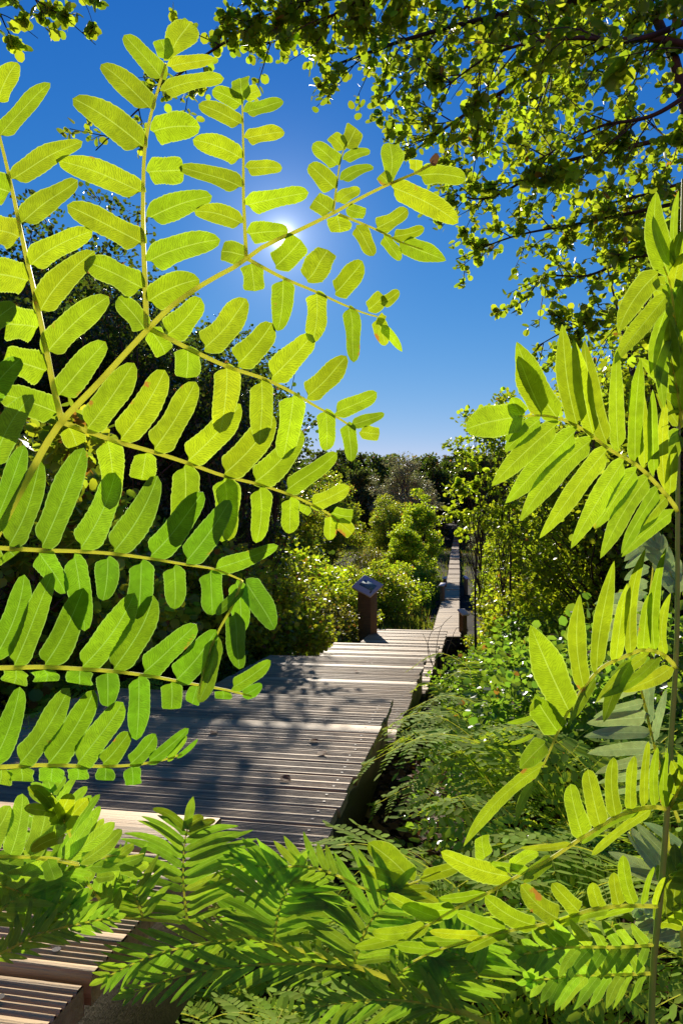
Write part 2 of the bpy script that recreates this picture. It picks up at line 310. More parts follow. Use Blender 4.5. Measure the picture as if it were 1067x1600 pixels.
# ---------------------------------------------------------------- sign posts
def signpost(px,ytop,d,h,wd,rz,tilt,label,pic=True,yt=0.0,group='low wooden posts along the boardwalk'):
    p=at(px,ytop,d); t=empty('sign_post',(p[0],p[1],p[2]-h),rz); tag(t,label,'sign post',group)
    a=wd/2; b=MB(); zf=h-.03-math.tan(tilt)*a; zb=h-.03+math.tan(tilt)*a
    for r_,q in ((a,0),):
        V=[(-a,-a,-.3),(a,-a,-.3),(a,a,-.3),(-a,a,-.3),(-a,-a,zf),(a,-a,zf),(a,a,zb),(-a,a,zb)]
        b.add(V,[(0,3,2,1),(4,5,6,7),(0,1,5,4),(1,2,6,5),(2,3,7,6),(3,0,4,7)])
    o=b.build('post',M['postwood'],t,smooth=False); md=o.modifiers.new('b','BEVEL'); md.width=.008; md.segments=2
    c=MB(); aw,al,th=a*1.6,a*1.55,.03; c.box(-aw,aw,-al,al,0,th)
    o=c.build('cap_board',M['capwood'],t,smooth=False); o.location=(0,0,h-.02); o.rotation_euler=(tilt,yt,0); md=o.modifiers.new('b','BEVEL'); md.width=.005; md.segments=2
    if pic:
        s=MB(); s.box(-aw*.62,aw*.68,-al*.38,al*.45,th+.001,th+.006); q=s.build('picture_panel',M['picture'],t,smooth=False); q.location=o.location; q.rotation_euler=o.rotation_euler
    return t
signpost(574,915,11.2,1.15,.24,R(-30),R(33),'dark square signpost with a tilted pale cap and blue green picture',True,R(24))
signpost(723,956,12.6,.5,.11,R(35),R(38),'short post right of the walkway with a pale slanted cap, nearest on that side',False)
signpost(691,913,20.2,.62,.11,R(-40),R(30),'small post with pale tilted cap left of the narrow walkway',False)
signpost(727.5,902,24,.45,.11,R(40),R(38),'far post with pale cap right of the narrow walkway',False)
signpost(695,902.5,24.5,.4,.09,R(-40),R(30),'tiniest far post left of the narrow walkway',False)

# ---------------------------------------------------------------- leaf clouds
LT={  # outline templates: (along, across, lift)
 'oval':([(0,0,0),(.3,.42,.10),(.72,.36,.10),(1,0,0),(.72,-.36,.10),(.3,-.42,.10)],[(0,1,2,3),(0,3,4,5)]),
 'round':([(0,0,0),(.18,.36,.06),(.5,.5,.10),(.84,.36,.06),(1,0,.02),(.84,-.36,.06),(.5,-.5,.10),(.18,-.36,.06)],[(0,1,2,3,4),(0,4,5,6,7)]),
 'blade':([(0,0,0),(.2,.17,.02),(.74,.15,.02),(1,0,0),(.74,-.15,.02),(.2,-.17,.02)],[(0,1,2,3),(0,3,4,5)]),
 'lance':([(0,0,0),(.25,.17,.03),(.65,.13,.0),(1,0,-.08),(.65,-.13,.0),(.25,-.17,.03)],[(0,1,2,3),(0,3,4,5)]),
}
def nz(a): return a/(np.linalg.norm(a,axis=-1,keepdims=True)+1e-9)
def leafcloud(P,D,Nn,S,kind,wmul=1.0,UVon=False):
    P=np.asarray(P); D=nz(D); B=nz(np.cross(Nn,D)); Nn=np.cross(D,B); T,Fq=LT[kind]; T=np.array(T); k=len(T); S=np.asarray(S).reshape(-1,1,1)
    V=P[:,None,:]+S*(T[None,:,0:1]*D[:,None,:]+wmul*T[None,:,1:2]*B[:,None,:]+T[None,:,2:3]*Nn[:,None,:])
    F=(np.arange(len(P))[:,None,None]*k+np.array(Fq)[None]).reshape(-1,len(Fq[0]))
    UV=np.tile(np.stack([T[:,0]*6,T[:,1]*2.2],1),(len(P),1)) if UVon else None
    return V.reshape(-1,3),F,UV
def rnd_dir(n,rg): return nz(rg.normal(size=(n,3)))
PROTO={}
def tree_proto(key,h,rad,crown0,ncl,nlf,ls,kind,mat,trunk_r,clr=.2,seed=1,lean=.05,shape=1.0,stems=1,limbs=True,ls2=1,barkm='bark',droop=.2):
    rg=np.random.default_rng(seed); cz=(crown0+h)/2; hz=(h-crown0)/2; C=[]
    while len(C)<ncl:
        p=rg.uniform(-1,1,3); r=np.linalg.norm(p)
        if r>1 or r<.35*rg.uniform(0,1.6): continue
        lump=.78+.22*math.sin(3*math.atan2(p[1],p[0])+seed)*math.cos(2.3*p[2]+seed)+.12*rg.normal()
        tap=1-.35*shape*max(p[2],0)
        C.append((p[0]*rad*tap*lump,p[1]*rad*tap*lump,cz+p[2]*hz*min(1.12,lump+.22)))
    C=np.array(C); tw=MB(); bp=np.array([0,0,0.])
    tops=[np.array([lean*h*math.cos(a)+ (0 if stems==1 else rad*.35*math.cos(a)),lean*h*math.sin(a)+(0 if stems==1 else rad*.35*math.sin(a)),h*.86]) for a in rg.uniform(0,6.28,stems)]
    for tp in tops:
        ln=smoothline([bp+rg.normal(size=3)*[.03,.03,0],bp*.5+tp*.4+rg.normal(size=3)*[.03*h,.03*h,0],tp],10); tw.tube(ln,np.linspace(trunk_r,trunk_r*.18,10)*(1 if stems==1 else .6),7)
    tk=MB(); P=[];D=[]
    for c in C:
        if limbs:
            tp=tops[rg.integers(len(tops))]; s=np.clip((c[2]/h)*.85-.12,.06,.9); b=tp*s*np.array([1,1,1]); b[2]=h*.86*s
            mdl=(b+c)/2+np.array([0,0,-.06*rad])+rg.normal(size=3)*.06*rad
            tk.tube(smoothline([b,mdl,c],6),np.linspace(trunk_r*.3,trunk_r*.06,6),4)
            for _ in range(3):
                e=c+rnd_dir(1,rg)[0]*clr*rad*.9; tk.tube([c,(c+e)/2+rg.normal(size=3)*.02*rad,e],[trunk_r*.07,trunk_r*.05,trunk_r*.03],3)
        m=int(nlf*rg.uniform(.6,1.4)); q=rnd_dir(m,rg)*(rg.uniform(0,1,(m,1))**.5)*clr*rad*rg.uniform(.75,1.3)*np.array([1.15,1.15,.8]); P.append(c+q); D.append(nz(q)+nz(c-[0,0,cz])*.4)
    P=np.vstack(P); D=np.vstack(D)+rg.normal(size=P.shape)*.6; D[:,2]-=droop; Nn=rg.normal(size=P.shape)*.75+[0,0,1.0]
    V,F,_=leafcloud(P,D,Nn,rg.uniform(.65,1.3,len(P))*ls,kind)
    leaf=npmesh(key+'_crown',V,F); leaf.materials.append(M[mat])
    trunk=tw.build(key+'_trunk',None,me_only=True); trunk.materials.append(M[barkm]); trunk.shade_smooth()
    br=None
    if limbs: br=tk.build(key+'_branches',None,me_only=True); br.materials.append(M[barkm])
    PROTO[key]=(trunk,br,leaf)
def plant(key,name,label,cat,x,y,s=1.0,rz=0,group=None,z=None,sz=1.0,shrub=False):
    z=float(ground(x,y))-.05 if z is None else z
    t=empty(name,(x,y,z),rz); t.scale=(s,s,s*sz); tag(t,label,cat,group); tr,br,lf=PROTO[key]
    for nm,me in (('stem' if shrub else 'trunk',tr),('branches',br),('foliage' if shrub else 'crown',lf)):
        if me: o=bpy.data.objects.new(nm,me); COL.objects.link(o); o.parent=t
    return t
def xat(px,d): return (px-HX)/FP*d
#            key     h  rad c0  ncl nlf ls   kind  mat  trunk
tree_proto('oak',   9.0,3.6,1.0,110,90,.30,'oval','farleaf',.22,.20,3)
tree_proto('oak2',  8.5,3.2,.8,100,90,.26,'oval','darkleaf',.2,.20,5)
tree_proto('willow',7.0,2.9,.6,120,120,.17,'lance','willow',.16,.16,8,shape=.4)
tree_proto('olive', 7.5,2.8,.8,90,90,.22,'oval','olive',.16,.18,9)
tree_proto('mid',   5.0,2.2,.3,150,110,.10,'oval','bush',.09,.17,11,stems=3)
tree_proto('birch', 4.4,1.6,.1,130,120,.085,'oval','bright',.05,.16,13,shape=1.6,stems=3)
tree_proto('bush',  2.0,1.25,.0,110,95,.06,'round','bush',.025,.17,17,stems=5,shape=.4)
tree_proto('brush', 1.5,1.1,.0,100,90,.05,'round','bright',.02,.18,19,stems=5,shape=.3)
tree_proto('hazel', 5.6,2.2,.7,210,120,.055,'round','darkleaf',.07,.14,23,stems=2)
tree_proto('slim2',  4.6,1.1,.9,46,30,.05,'round','darkleaf',.03,.14,43,stems=2)
tree_proto('slim',  4.6,1.15,.9,70,60,.05,'round','darkleaf',.035,.17,41,stems=2)
tree_proto('alder2',5.0,1.9,.6,170,95,.06,'round','alder',.07,.14,29,stems=2)
tree_proto('heath', 1.4,1.2,.0,100,90,.05,'oval','olive',.02,.18,47,stems=5,shape=.3,barkm='drybark')
tree_proto('bramb', .8,.75,.0,90,52,.046,'oval','bramble',.01,.24,31,stems=4,shape=.2,barkm='drybark')
tree_proto('sapling',4.1,.5,1.7,40,26,.055,'round','alder',.02,.22,37,stems=1,shape=.8,limbs=True)

ordn=['first','second','third','fourth','fifth','sixth','seventh','eighth','ninth','tenth','eleventh','twelfth','thirteenth','fourteenth','fifteenth','sixteenth']
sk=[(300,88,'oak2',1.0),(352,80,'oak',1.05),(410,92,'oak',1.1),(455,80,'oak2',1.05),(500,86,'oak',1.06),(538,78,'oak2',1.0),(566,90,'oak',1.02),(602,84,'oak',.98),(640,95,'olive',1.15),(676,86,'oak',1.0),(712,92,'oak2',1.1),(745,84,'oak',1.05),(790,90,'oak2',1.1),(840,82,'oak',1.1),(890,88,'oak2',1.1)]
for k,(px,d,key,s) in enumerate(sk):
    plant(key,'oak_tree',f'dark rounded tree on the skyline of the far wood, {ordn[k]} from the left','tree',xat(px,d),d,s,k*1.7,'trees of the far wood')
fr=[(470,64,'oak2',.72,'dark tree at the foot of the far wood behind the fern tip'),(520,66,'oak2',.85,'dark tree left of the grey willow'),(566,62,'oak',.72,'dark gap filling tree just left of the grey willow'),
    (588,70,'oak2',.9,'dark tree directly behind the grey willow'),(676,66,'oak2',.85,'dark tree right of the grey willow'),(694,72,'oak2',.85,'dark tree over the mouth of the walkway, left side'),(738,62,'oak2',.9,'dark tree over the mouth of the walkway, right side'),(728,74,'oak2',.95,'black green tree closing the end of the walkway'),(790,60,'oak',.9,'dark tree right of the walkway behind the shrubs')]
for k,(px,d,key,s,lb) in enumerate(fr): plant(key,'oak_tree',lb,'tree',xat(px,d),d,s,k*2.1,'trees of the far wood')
plant('willow','willow_tree','grey green willow with a soft rounded crown before the dark wood','tree',xat(634,54),54,1.06,.4)
plant('willow','willow_tree','small grey willow right of the far walkway','tree',xat(752,42),42,.42,1.4)
plant('mid','sallow_tree','mid green leafy tree below the grey willow','tree',xat(607,36),36,.70,.9)
plant('mid','sallow_tree','darker leafy tree left of the mid green one, half behind the fern','tree',xat(515,32),32,.9,2.0)
plant('mid','sallow_tree','leafy tree behind the fern tips at the left edge of the bog','tree',xat(450,24),24,.8,3.0)
plant('birch','birch_tree','bright yellow green young birch beside the narrow walkway','tree',xat(655,28),28,.86,0)
plant('birch','birch_tree','smaller bright birch in front of the mid green tree','tree',xat(632,24),24,.62,1.2)
plant('birch','birch_tree','bright low birch right of the far walkway','tree',xat(775,25),25,.5,2.2)
def shrub(key,px,d,s,lb,rz,name='leafy_shrub',cat='shrub',grp='shrubs on the bog',sz=1.0): return plant(key,name,lb,cat,xat(px,d),d,s,rz,grp,sz=sz,shrub=True)
for k,(px,d,s,lb) in enumerate([
 (490,15,.85,'tall sparkling shrub left of the signpost'),(545,17,.85,'leafy shrub directly behind the signpost'),(590,16,.8,'yellow green shrub just right of the signpost'),(612,19,.85,'broad shrub between the signpost and the walkway'),
 (652,22,.62,'shrub touching the narrow walkway on its left'),(470,11,.85,'shrub with yellowed leaves under the fern tips'),(430,13,1.1,'dense shrub behind the fern tips'),(800,15,.75,'leafy shrub right of the walkway beyond the pale capped post'),
 (772,20,.62,'small shrub right of the walkway further back'),(835,12,.9,'broad shrub on the right bank with yellow spots'),(885,9,.85,'dense shrub on the right below the arching fern leaf'),(800,10,.55,'low shrub beside the short right hand post'),(960,8,.9,'shady shrub on the right behind the tall fern stem'),
 (580,24,1.1,'shrub at the foot of the mid green tree'),(540,13,.6,'low shrub at the foot of the signpost')]):
    shrub('heath' if k in (1,5,9,13) else ('bush' if k%3 else 'brush'),px,d,s*(1 if k%3 else 1.15),lb,k*1.3)
# trees to the left behind the big fern
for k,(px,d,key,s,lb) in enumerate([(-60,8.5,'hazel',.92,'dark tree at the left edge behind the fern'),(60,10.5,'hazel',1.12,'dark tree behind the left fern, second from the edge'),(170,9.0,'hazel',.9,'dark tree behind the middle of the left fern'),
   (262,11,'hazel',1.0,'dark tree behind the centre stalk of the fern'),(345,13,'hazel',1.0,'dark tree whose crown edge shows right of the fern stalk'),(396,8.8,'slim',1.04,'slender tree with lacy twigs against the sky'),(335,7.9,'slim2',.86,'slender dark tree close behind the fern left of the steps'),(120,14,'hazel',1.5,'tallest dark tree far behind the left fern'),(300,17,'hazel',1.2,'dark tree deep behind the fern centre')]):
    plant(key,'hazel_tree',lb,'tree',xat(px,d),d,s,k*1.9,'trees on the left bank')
for k,(px,d,s,lb) in enumerate([(60,5.5,1.0,'dark bush low on the left behind the fern'),(190,6.5,1.0,'dark bush behind the lower fern leaves'),(300,7.2,.9,'dark bush left of the steps'),(390,8.2,.8,'bush at the left edge of the steps'),(-40,4.2,1.1,'dark bush at the far left edge'),(350,11,1.2,'bush behind the steps on the left')]):
    shrub('bush',px,d,s,lb,k*1.1+.4,grp='bushes left of the steps')
# trees to the right
for k,(px,d,key,s,lb) in enumerate([(985,7.0,'alder2',.74,'leafy alder behind the tall fern on the right'),(1090,6.0,'alder2',.9,'alder at the right edge of the picture'),(900,9.5,'alder2',.66,'alder with a thin crown right of the open sky'),(820,12,'alder2',.56,'low alder over the right bank shrubs'),(1150,9,'alder2',1.3,'taller alder behind the right edge')]):
    plant(key,'alder_tree',lb,'tree',xat(px,d),d,s,k*1.3+.5,'alders on the right bank')
for k,(px,d,s,lb) in enumerate([(742,9.2,.98,'thin sapling standing against the open sky'),(785,8.6,1.0,'sapling right of the thin one, by the arching fern leaf'),(815,11,1.1,'sapling behind the tip of the arching fern leaf')]):
    plant('sapling','alder_sapling',lb,'sapling',xat(px,d),d,s,k*2.0,'saplings on the right bank',shrub=True)
for k,(px,d,s,lb) in enumerate([(790,4.6,.6,'bramble patch against the side of the steps'),(800,5.6,.8,'bramble patch right of the lower steps'),(880,4.4,.9,'bramble patch on the right bank'),(800,3.4,.5,'bramble beside the upper deck corner'),(960,3.9,.8,'dark bramble behind the right fern leaves'),(745,6.8,.5,'bramble by the third platform'),
   (410,8.5,.8,'bramble left of the third platform'),(535,10.6,.5,'bramble at the signpost foot'),(455,9.4,.7,'bramble left of the lower platform'),(330,6.9,.85,'bramble at the left side of the steps'),(960,2.9,.8,'bramble low behind the tall fern'),(1040,3.6,1.2,'bramble at the right edge'),(765,8.6,.6,'bramble beyond the third platform on the right'),(850,7.2,1.1,'broad bramble on the right slope')]):
    plant('bramb','bramble_bush',lb,'bramble',xat(px,d),d,s,k*1.7,'brambles beside the steps',shrub=True)

# ---------------------------------------------------------------- overhead alder with traced limbs
def overhead(name,label,limbs,seed,leaf=.055,dens=1.0,group='overhanging tree'):
    rg=np.random.default_rng(seed); root=empty(name,(limbs[0][0][0])); tag(root,label,'tree',group); base=np.array(root.location)
    bw=MB(); P=[];D=[]
    for pts,r0,spread,per in limbs:
        ln=smoothline(pts,26); bw.tube(ln-base,np.linspace(r0,r0*.22,26),6); L=np.linalg.norm(ln[-1]-ln[0])
        nt_=int(L*per*dens)
        for _ in range(nt_):
            s=rg.uniform(.12,1.0); k=min(24,int(s*25)); b=ln[k]; ax=nz(ln[k+1]-ln[k])
            dirn=nz(ax*rg.uniform(.3,1.1)+nz(np.cross(ax,rg.normal(size=3)))*1.0*np.array([1,1,.75])); Lt=spread*rg.uniform(.45,1.1)*(1-.35*s)
            e=b+dirn*Lt; e[2]-=.12*Lt; mdp=(b+e)/2+rg.normal(size=3)*.05*Lt; tl=smoothline([b,mdp,e],7); bw.tube(tl-base,np.linspace(.0045,.0015,7),3)
            for _q in range(3):
                kk=rg.integers(1,6); b2=tl[kk]; d2=nz(dirn*.8+nz(rg.normal(size=3))*.8); e2=b2+d2*Lt*rg.uniform(.2,.45); bw.tube(np.array([b2,(b2+e2)/2+rg.normal(size=3)*.01,e2])-base,[.002,.0015,.001],3)
                m=int(rg.integers(5,9)); f=np.linspace(.15,1,m)[:,None]; pp=b2*(1-f)+e2*f; P.append(pp); D.append(d2*.5+nz(rg.normal(size=(m,3))))
            m=int(rg.integers(6,11)); f=np.linspace(.25,1,m)[:,None]; P.append(b*(1-f)+e*f+rg.normal(size=(m,3))*.01); D.append(dirn*.5+nz(rg.normal(size=(m,3))))
    P=np.vstack(P); D=np.vstack(D); D[:,2]-=.15; Nn=rg.normal(size=P.shape)*.6+[0,-.25,.9]
    V,F,_=leafcloud(P-base,D,Nn,rg.uniform(.55,1.25,len(P))*leaf,'round',.95)
    bw.build('branches',M['twig'],root); link('foliage',npmesh('foliage',V,F),M['alder'],root); return root,len(P)
A=at
RL=[ # (points, radius, twig spread, twigs per metre)
 ([(2.6,1.6,.9),(2.9,2.2,2.6),A(1120,330,3.6),A(1040,60,3.7),A(900,-160,3.9)],.075,.35,6),
 ([A(1140,90,3.6),A(1000,60,3.6),A(850,110,3.7),A(740,170,3.8),A(640,240,4.0)],.022,.55,16),
 ([A(1150,-20,3.4),A(980,-10,3.5),A(800,20,3.6),A(640,60,3.8),A(500,110,4.0)],.024,.55,16),
 ([A(1120,200,3.9),A(980,230,4.0),A(860,260,4.2),A(760,310,4.4),A(690,300,4.6)],.016,.5,16),
 ([A(1130,300,4.0),A(1000,330,4.2),A(900,350,4.4),A(800,370,4.6),A(712,405,4.8)],.014,.32,13),
 ([A(1120,420,4.0),A(1000,400,4.2),A(920,430,4.4),A(840,440,4.6),A(820,480,4.7)],.014,.42,14),
 ([A(1100,520,3.6),A(990,500,3.8),A(900,510,4.0),A(840,540,4.2)],.012,.36,13),
 ([A(1000,-120,3.0),A(800,-60,3.2),A(600,-20,3.4),A(440,20,3.6),A(330,80,3.8),A(240,150,4.0),A(150,235,4.2)],.015,.34,7),
 ([A(700,-80,3.2),A(560,0,3.4),A(470,50,3.6),A(400,75,3.7)],.010,.36,15),
 ([A(1100,130,3.0),A(1020,180,3.0),A(930,200,3.2),A(840,250,3.3)],.012,.40,15),
 ([A(1120,10,2.9),A(1000,60,2.9),A(880,60,3.0),A(760,90,3.2),A(690,140,3.3)],.014,.46,16),
 ([A(820,-120,3.2),A(620,-50,3.3),A(470,5,3.5),A(350,45,3.7)],.009,.32,16),
 ([A(900,-100,3.6),A(760,-20,3.9),A(660,90,4.2),A(600,160,4.3)],.013,.42,14),
 ([A(1120,270,4.4),A(1020,300,4.5),A(930,330,4.7),A(870,400,4.8)],.012,.42,14),
 ([A(1050,-100,4.4),A(950,0,4.6),A(860,120,4.8),A(820,220,5.0)],.014,.5,15)]
_,nl=overhead('alder_tree','alder overhanging from the top right with dark limbs and backlit round leaves',RL,3,.046,1.55)
LL=[([A(-180,-160,3.0),A(-60,-60,3.2),A(40,-10,3.3),A(110,35,3.4),A(150,70,3.5)],.007,.20,9),
    ([A(-180,-160,3.0),A(60,-60,3.2),A(130,0,3.3),A(150,50,3.3)],.005,.14,7),
    ([A(-180,-160,3.0),A(-60,0,3.2),A(20,30,3.3),A(60,60,3.4)],.006,.20,9)]
overhead('alder_bough','thin bough with small round leaves hanging in at the top left corner',LL,5,.05,.8,'overhanging tree')

overhead('alder_bough','leafy twig reaching left over the narrow walkway against the dark wood',[([A(960,660,4.0),A(830,700,4.1),A(735,752,4.2),A(668,776,4.3)],.005,.10,9)],8,.042,1.0,'overhanging tree')
overhead('alder_bough','bough of larger sunlit leaves at the top right corner',[([A(1250,200,2.4),A(1060,75,2.4),A(940,95,2.5)],.005,.13,8),([A(1250,200,2.4),A(1080,310,2.6),A(1010,330,2.7)],.005,.16,9),([A(1250,200,2.4),A(1020,400,3.0),A(940,395,3.1)],.005,.14,9)],9,.062,1.0,'overhanging tree')
# ---------------------------------------------------------------- traced royal ferns
def profile(style,s):
    if style=='blunt':
        w=np.minimum(1,(s/.13+.012)**.5)*(1-.20*s); e=np.clip((s-.55)/.45,0,1); return np.minimum(w,1)*np.sqrt(np.clip(1-e**2.6,0,1))
    if style=='square':
        w=np.minimum(1,(s/.16+.02)**.5); e=np.clip((s-.85)/.15,0,1); return w*np.sqrt(np.clip(1-e**3,0,1))
    if style=='lance':
        w=np.minimum(1,(s/.12+.03)**.6); e=np.clip((s-.45)/.55,0,1); return w*(1-e**1.9)**.8
    if style=='fan':
        w=.18+.82*np.clip(s/.65,0,1)**1.1; e=np.clip((s-.62)/.38,0,1); return w*np.sqrt(np.clip(1-e**2.2,0,1))
def leaflet(mb,rg,b,t,W,nrm,style='blunt',bend=.04,curl=.0,NS=26,NA=6,cup=.10):
    b=np.array(b); t=np.array(t); ax=t-b; L=np.linalg.norm(ax); s=np.linspace(0,1,NS)**1.25; sw=profile(style,s)
    nrm=nz(nrm-ax*np.dot(nrm,ax)/L**2); hw=np.linalg.norm(W)/2; wd=W/ (2*hw)
    ser=1+.018*np.where(np.arange(NS)%2==0,1,-1)+rg.normal(size=NS)*.012; ph=rg.uniform(0,6.28); am=rg.uniform(.015,.05)
    wv=1+.045*np.sin(s*9+ph)
    V=[];UV=[]; a=np.linspace(-1,1,NA+1); p1,p2=rg.uniform(0,6.28,2)
    for i in range(NS):
        c=b+ax*s[i]+wd*(bend*L*4*s[i]*(1-s[i]))+nrm*(-curl*L*s[i]**2+am*hw*2*math.sin(s[i]*7+ph)); 
        obl=.045*L*(1-s[i])**6*(1 if bend>0 else -1)
        for v in a:
            k=sw[i]*hw*v*wv[i]*(1+.07*math.sin(s[i]*6+(p1 if v>0 else p2)))*(ser[i] if abs(v)>.99 else 1)
            V.append(c+wd*k+nrm*(cup*abs(k)*1.0+am*hw*math.sin(s[i]*11+ph+v*2)*abs(v))-ax*obl*abs(v)/max(L,1e-6)*np.sign(v)); UV.append((s[i]*L*100,v))
    n=NA+1; i=np.arange(NS-1)[:,None]*n+np.arange(NA)[None,:]; mb.add(V,np.stack([i,i+1,i+n+1,i+n],-1).reshape(-1,4),UV)
class Frond:
    def __init__(s,name,label,p0,d0,normal,seed,mat='fern',cat='fern frond',group=None,rib='fernrib'):
        s.pt=at(*p0,d0); s.n=nz(np.array(normal,float)); s.root=empty(name,s.pt); tag(s.root,label,cat,group); s.rg=np.random.default_rng(seed); s.mat=mat; s.rib=rib
    def up(s,px,py,off=0.0):          # point of the frond's own plane seen in that direction, shifted along the view by off metres
        r=ray(px,py); d=np.dot(s.n,s.pt-[0,0,EYE])/np.dot(s.n,r); d=min(max(d,.3),3.0)+off; return np.array([0,0,EYE])+r*d
    def rachis(s,pts,r0,r1,sc=(1,0,0),name='stalk',mat=None):
        k,ox,oy=sc; ln=smoothline([s.up(x/k+ox,y/k+oy) for x,y in pts],40); mb=MB(); mb.tube(ln-s.pt,np.linspace(r0,r1,40),8); mb.build(name,M[mat or s.rib],s.root)
    def pinna(s,sc,rib,leaves,r0=.0016,dz=None,style='blunt',tiltj=.22,label=None,dz0=0,bend=.035,mat=None,curl=.02,auto=None):
        k,ox,oy=sc; R2=np.array([(x/k+ox,y/k+oy) for x,y in rib],float); rg=s.rg
        dz=rg.uniform(-.03,.03) if dz is None else dz; D0=R2[0]; ext=max(np.linalg.norm(R2-D0,axis=1).max(),1)
        def off(p): return dz0+dz*min(1.3,np.linalg.norm(np.array(p)-D0)/ext)
        rl=smoothline([s.up(*p,off(p)) for p in R2],24); mb=MB(); leaves=list(leaves)
        if auto:
            # auto=(n,lenL,lenR,width,angle_base,angle_tip[,start]) : leaflets down both sides of the rib, lengths in photo pixels
            n,lL,lR,wd,a0,a1=auto[:6]; st=auto[6] if len(auto)>6 else .06; rp=smoothline(R2,60)
            for j in range(n):
                u=st+(1-st)*j/(n-1+.001); q=min(58,int(u*59)); p=rp[q]; tg=nz(rp[q+1]-rp[max(q-1,0)]); ang=R(a0+(a1-a0)*u)
                fall=(.55+.45*math.sin(min(1,u*2.2+.2)*1.57))*(1-.62*max(0,(u-.55)/.45)**1.5)
                for sd,ll in ((-1,lL),(1,lR)):
                    if ll<=0: continue
                    an=ang+rg.normal()*.06; c_,s_=math.cos(an),math.sin(an)*sd; dv=np.array([tg[0]*c_-tg[1]*s_,tg[0]*s_+tg[1]*c_]); ln_=ll*fall*rg.uniform(.9,1.1)
                    pp=p+tg*rg.normal()*1.0; leaves.append((('px'),*pp,*(pp+dv*ln_),wd*(.6+.4*fall)*rg.uniform(.9,1.1)))
            q=rp[-1]; tg=nz(rp[-1]-rp[-4]); leaves.append(('px',*q,*(q+tg*max(lL,lR)*.42),wd*1.1))
        for lf in leaves:
            sty=style
            if lf[0]=='px': bx,by,tx,ty,wp=lf[1:6]
            else:
                bx,by,tx,ty,wp=lf[0]/k+ox,lf[1]/k+oy,lf[2]/k+ox,lf[3]/k+oy,lf[4]/k
                if len(lf)>5: sty=lf[5]
            d2=np.array([tx-bx,ty-by]); ln2=np.linalg.norm(d2)
            if sty=='blunt' and ln2<wp*1.45: sty='square'
            pr=np.array([-d2[1],d2[0]])/ln2; m=np.array([(bx+tx)/2,(by+ty)/2]); o0,o1=off((bx,by)),off((tx,ty))+rg.normal()*.10*abs(ln2)/FP*.5
            b3,t3=s.up(bx,by,o0),s.up(tx,ty,o1); om=(o0+o1)/2
            W3=s.up(*(m+pr*wp/2),om)-s.up(*(m-pr*wp/2),om); nr=s.n if np.dot(s.n,np.array([0,0,EYE])-b3)>0 else -s.n
            ta=rg.normal()*tiltj; W3n=np.linalg.norm(W3); W3=W3*math.cos(ta)+nr*W3n*math.sin(ta)*1.0; W3*=min(1.12,1/max(.8,math.cos(ta)))
            nn=nz(np.cross(W3,t3-b3)); nn=nn if np.dot(nn,nr)>0 else -nn
            side=np.sign((rl[-1]-rl[0])@np.cross(nn,t3-b3)) or 1; sg=np.sign(np.dot(W3,rl[-1]-rl[0])) or 1
            leaflet(mb,rg,b3-s.pt,t3-s.pt,W3,nn,sty,bend*sg*rg.uniform(.1,1.7),curl*rg.uniform(-1,2),cup=rg.uniform(.02,.16))
            e=b3*.12+t3*.88; 
        o=mb.build('pinna',M[mat or s.mat],s.root)
        if label: o['label']=label
        rb=MB(); rb.tube(rl-s.pt,np.linspace(r0,r0*.4,24),6); rb.build('midrib',M[s.rib],o)
K=2.6675; c1=(K,0,0); c2=(K,350,0); c3=(K,667,0); c4=(K,0,500); c5=(K,350,500); c6=(K,667,500); c7=(K,0,1000); c8=(K,350,1000); c9=(K,667,1000)
f=Frond('royal_fern_frond','huge backlit yellow green fern frond filling the left half against the sky',(230,510),.56,(.10,-1,-.16),11)
f.rachis([(-60,935),(0,828),(45,745),(92,665),(150,603),(231,515),(262,484),(326,439),(375,412),(407,388),(462,362),(515,336),(560,311),(609,287),(654,268),(672,258)],.0035,.0010)
f.pinna(c1,[(258,1750),(222,1600),(190,1430),(150,1240),(120,1110),(85,950),(50,780),(0,570),(-40,420)],[
 (0,570,215,350,105),(50,745,340,580,110),(90,925,325,750,115),(130,1105,390,965,108),(165,1300,395,1045,118),(197,1470,455,1235,128),(243,1650,442,1425,130),
 (-10,430,75,260,100),(42,800,-70,770,125),(82,990,-50,950,130),(120,1170,-30,1140,130),(158,1365,30,1350,140),(193,1545,20,1500,130),(240,1720,0,1640,130)],.0026,dz=.03,dz0=.004)
f.pinna(c4,[(-80,330),(-120,100),(-140,-60)],[(-60,330,88,160,115),(-30,610,135,310,125),(-110,60,72,-65,120),(-60,700,-20,560,90)],.0022,dz=-.02,dz0=-.035,label='dark shaded leaflets at the left edge',mat='ferndim')
f.pinna(c1,[(612,1365),(605,1160),(598,990),(598,780),(605,620),(625,500),(660,370),(692,265)],[
 (680,330,520,150,92),(630,455,420,260,108),(597,610,295,400,122),(592,800,245,670,118),(597,1015,280,855,118),(597,1200,365,1090,118),(608,1375,495,1240,95),
 (698,250,795,85,150,'fan'),(695,245,670,165,70),(705,278,895,245,65),(680,380,935,330,85),(637,548,835,530,112),(617,720,770,710,112),(625,905,885,815,112),(622,1090,920,1000,122),(622,1255,835,1165,120),(628,1375,690,1475,85)],.0024,dz=.045,tiltj=.18)
f.pinna(c4,[(625,35),(850,150),(945,193),(1114,250),(1234,310),(1334,370),(1404,405),(1480,455)],[
 (700,60,838,-92,118),(855,118,1030,-88,135),(993,183,1135,12,122),(1133,240,1303,60,118),(1283,320,1445,150,102),(1398,385,1570,300,78),(1463,435,1602,390,52),(1500,465,1582,475,58),
 (785,115,778,242,105),(945,192,915,470,118),(1090,252,1078,520,105),(1224,312,1180,582,108),(1354,375,1358,545,80),(1450,430,1464,590,64)],.0022,dz=-.03,dz0=.002)
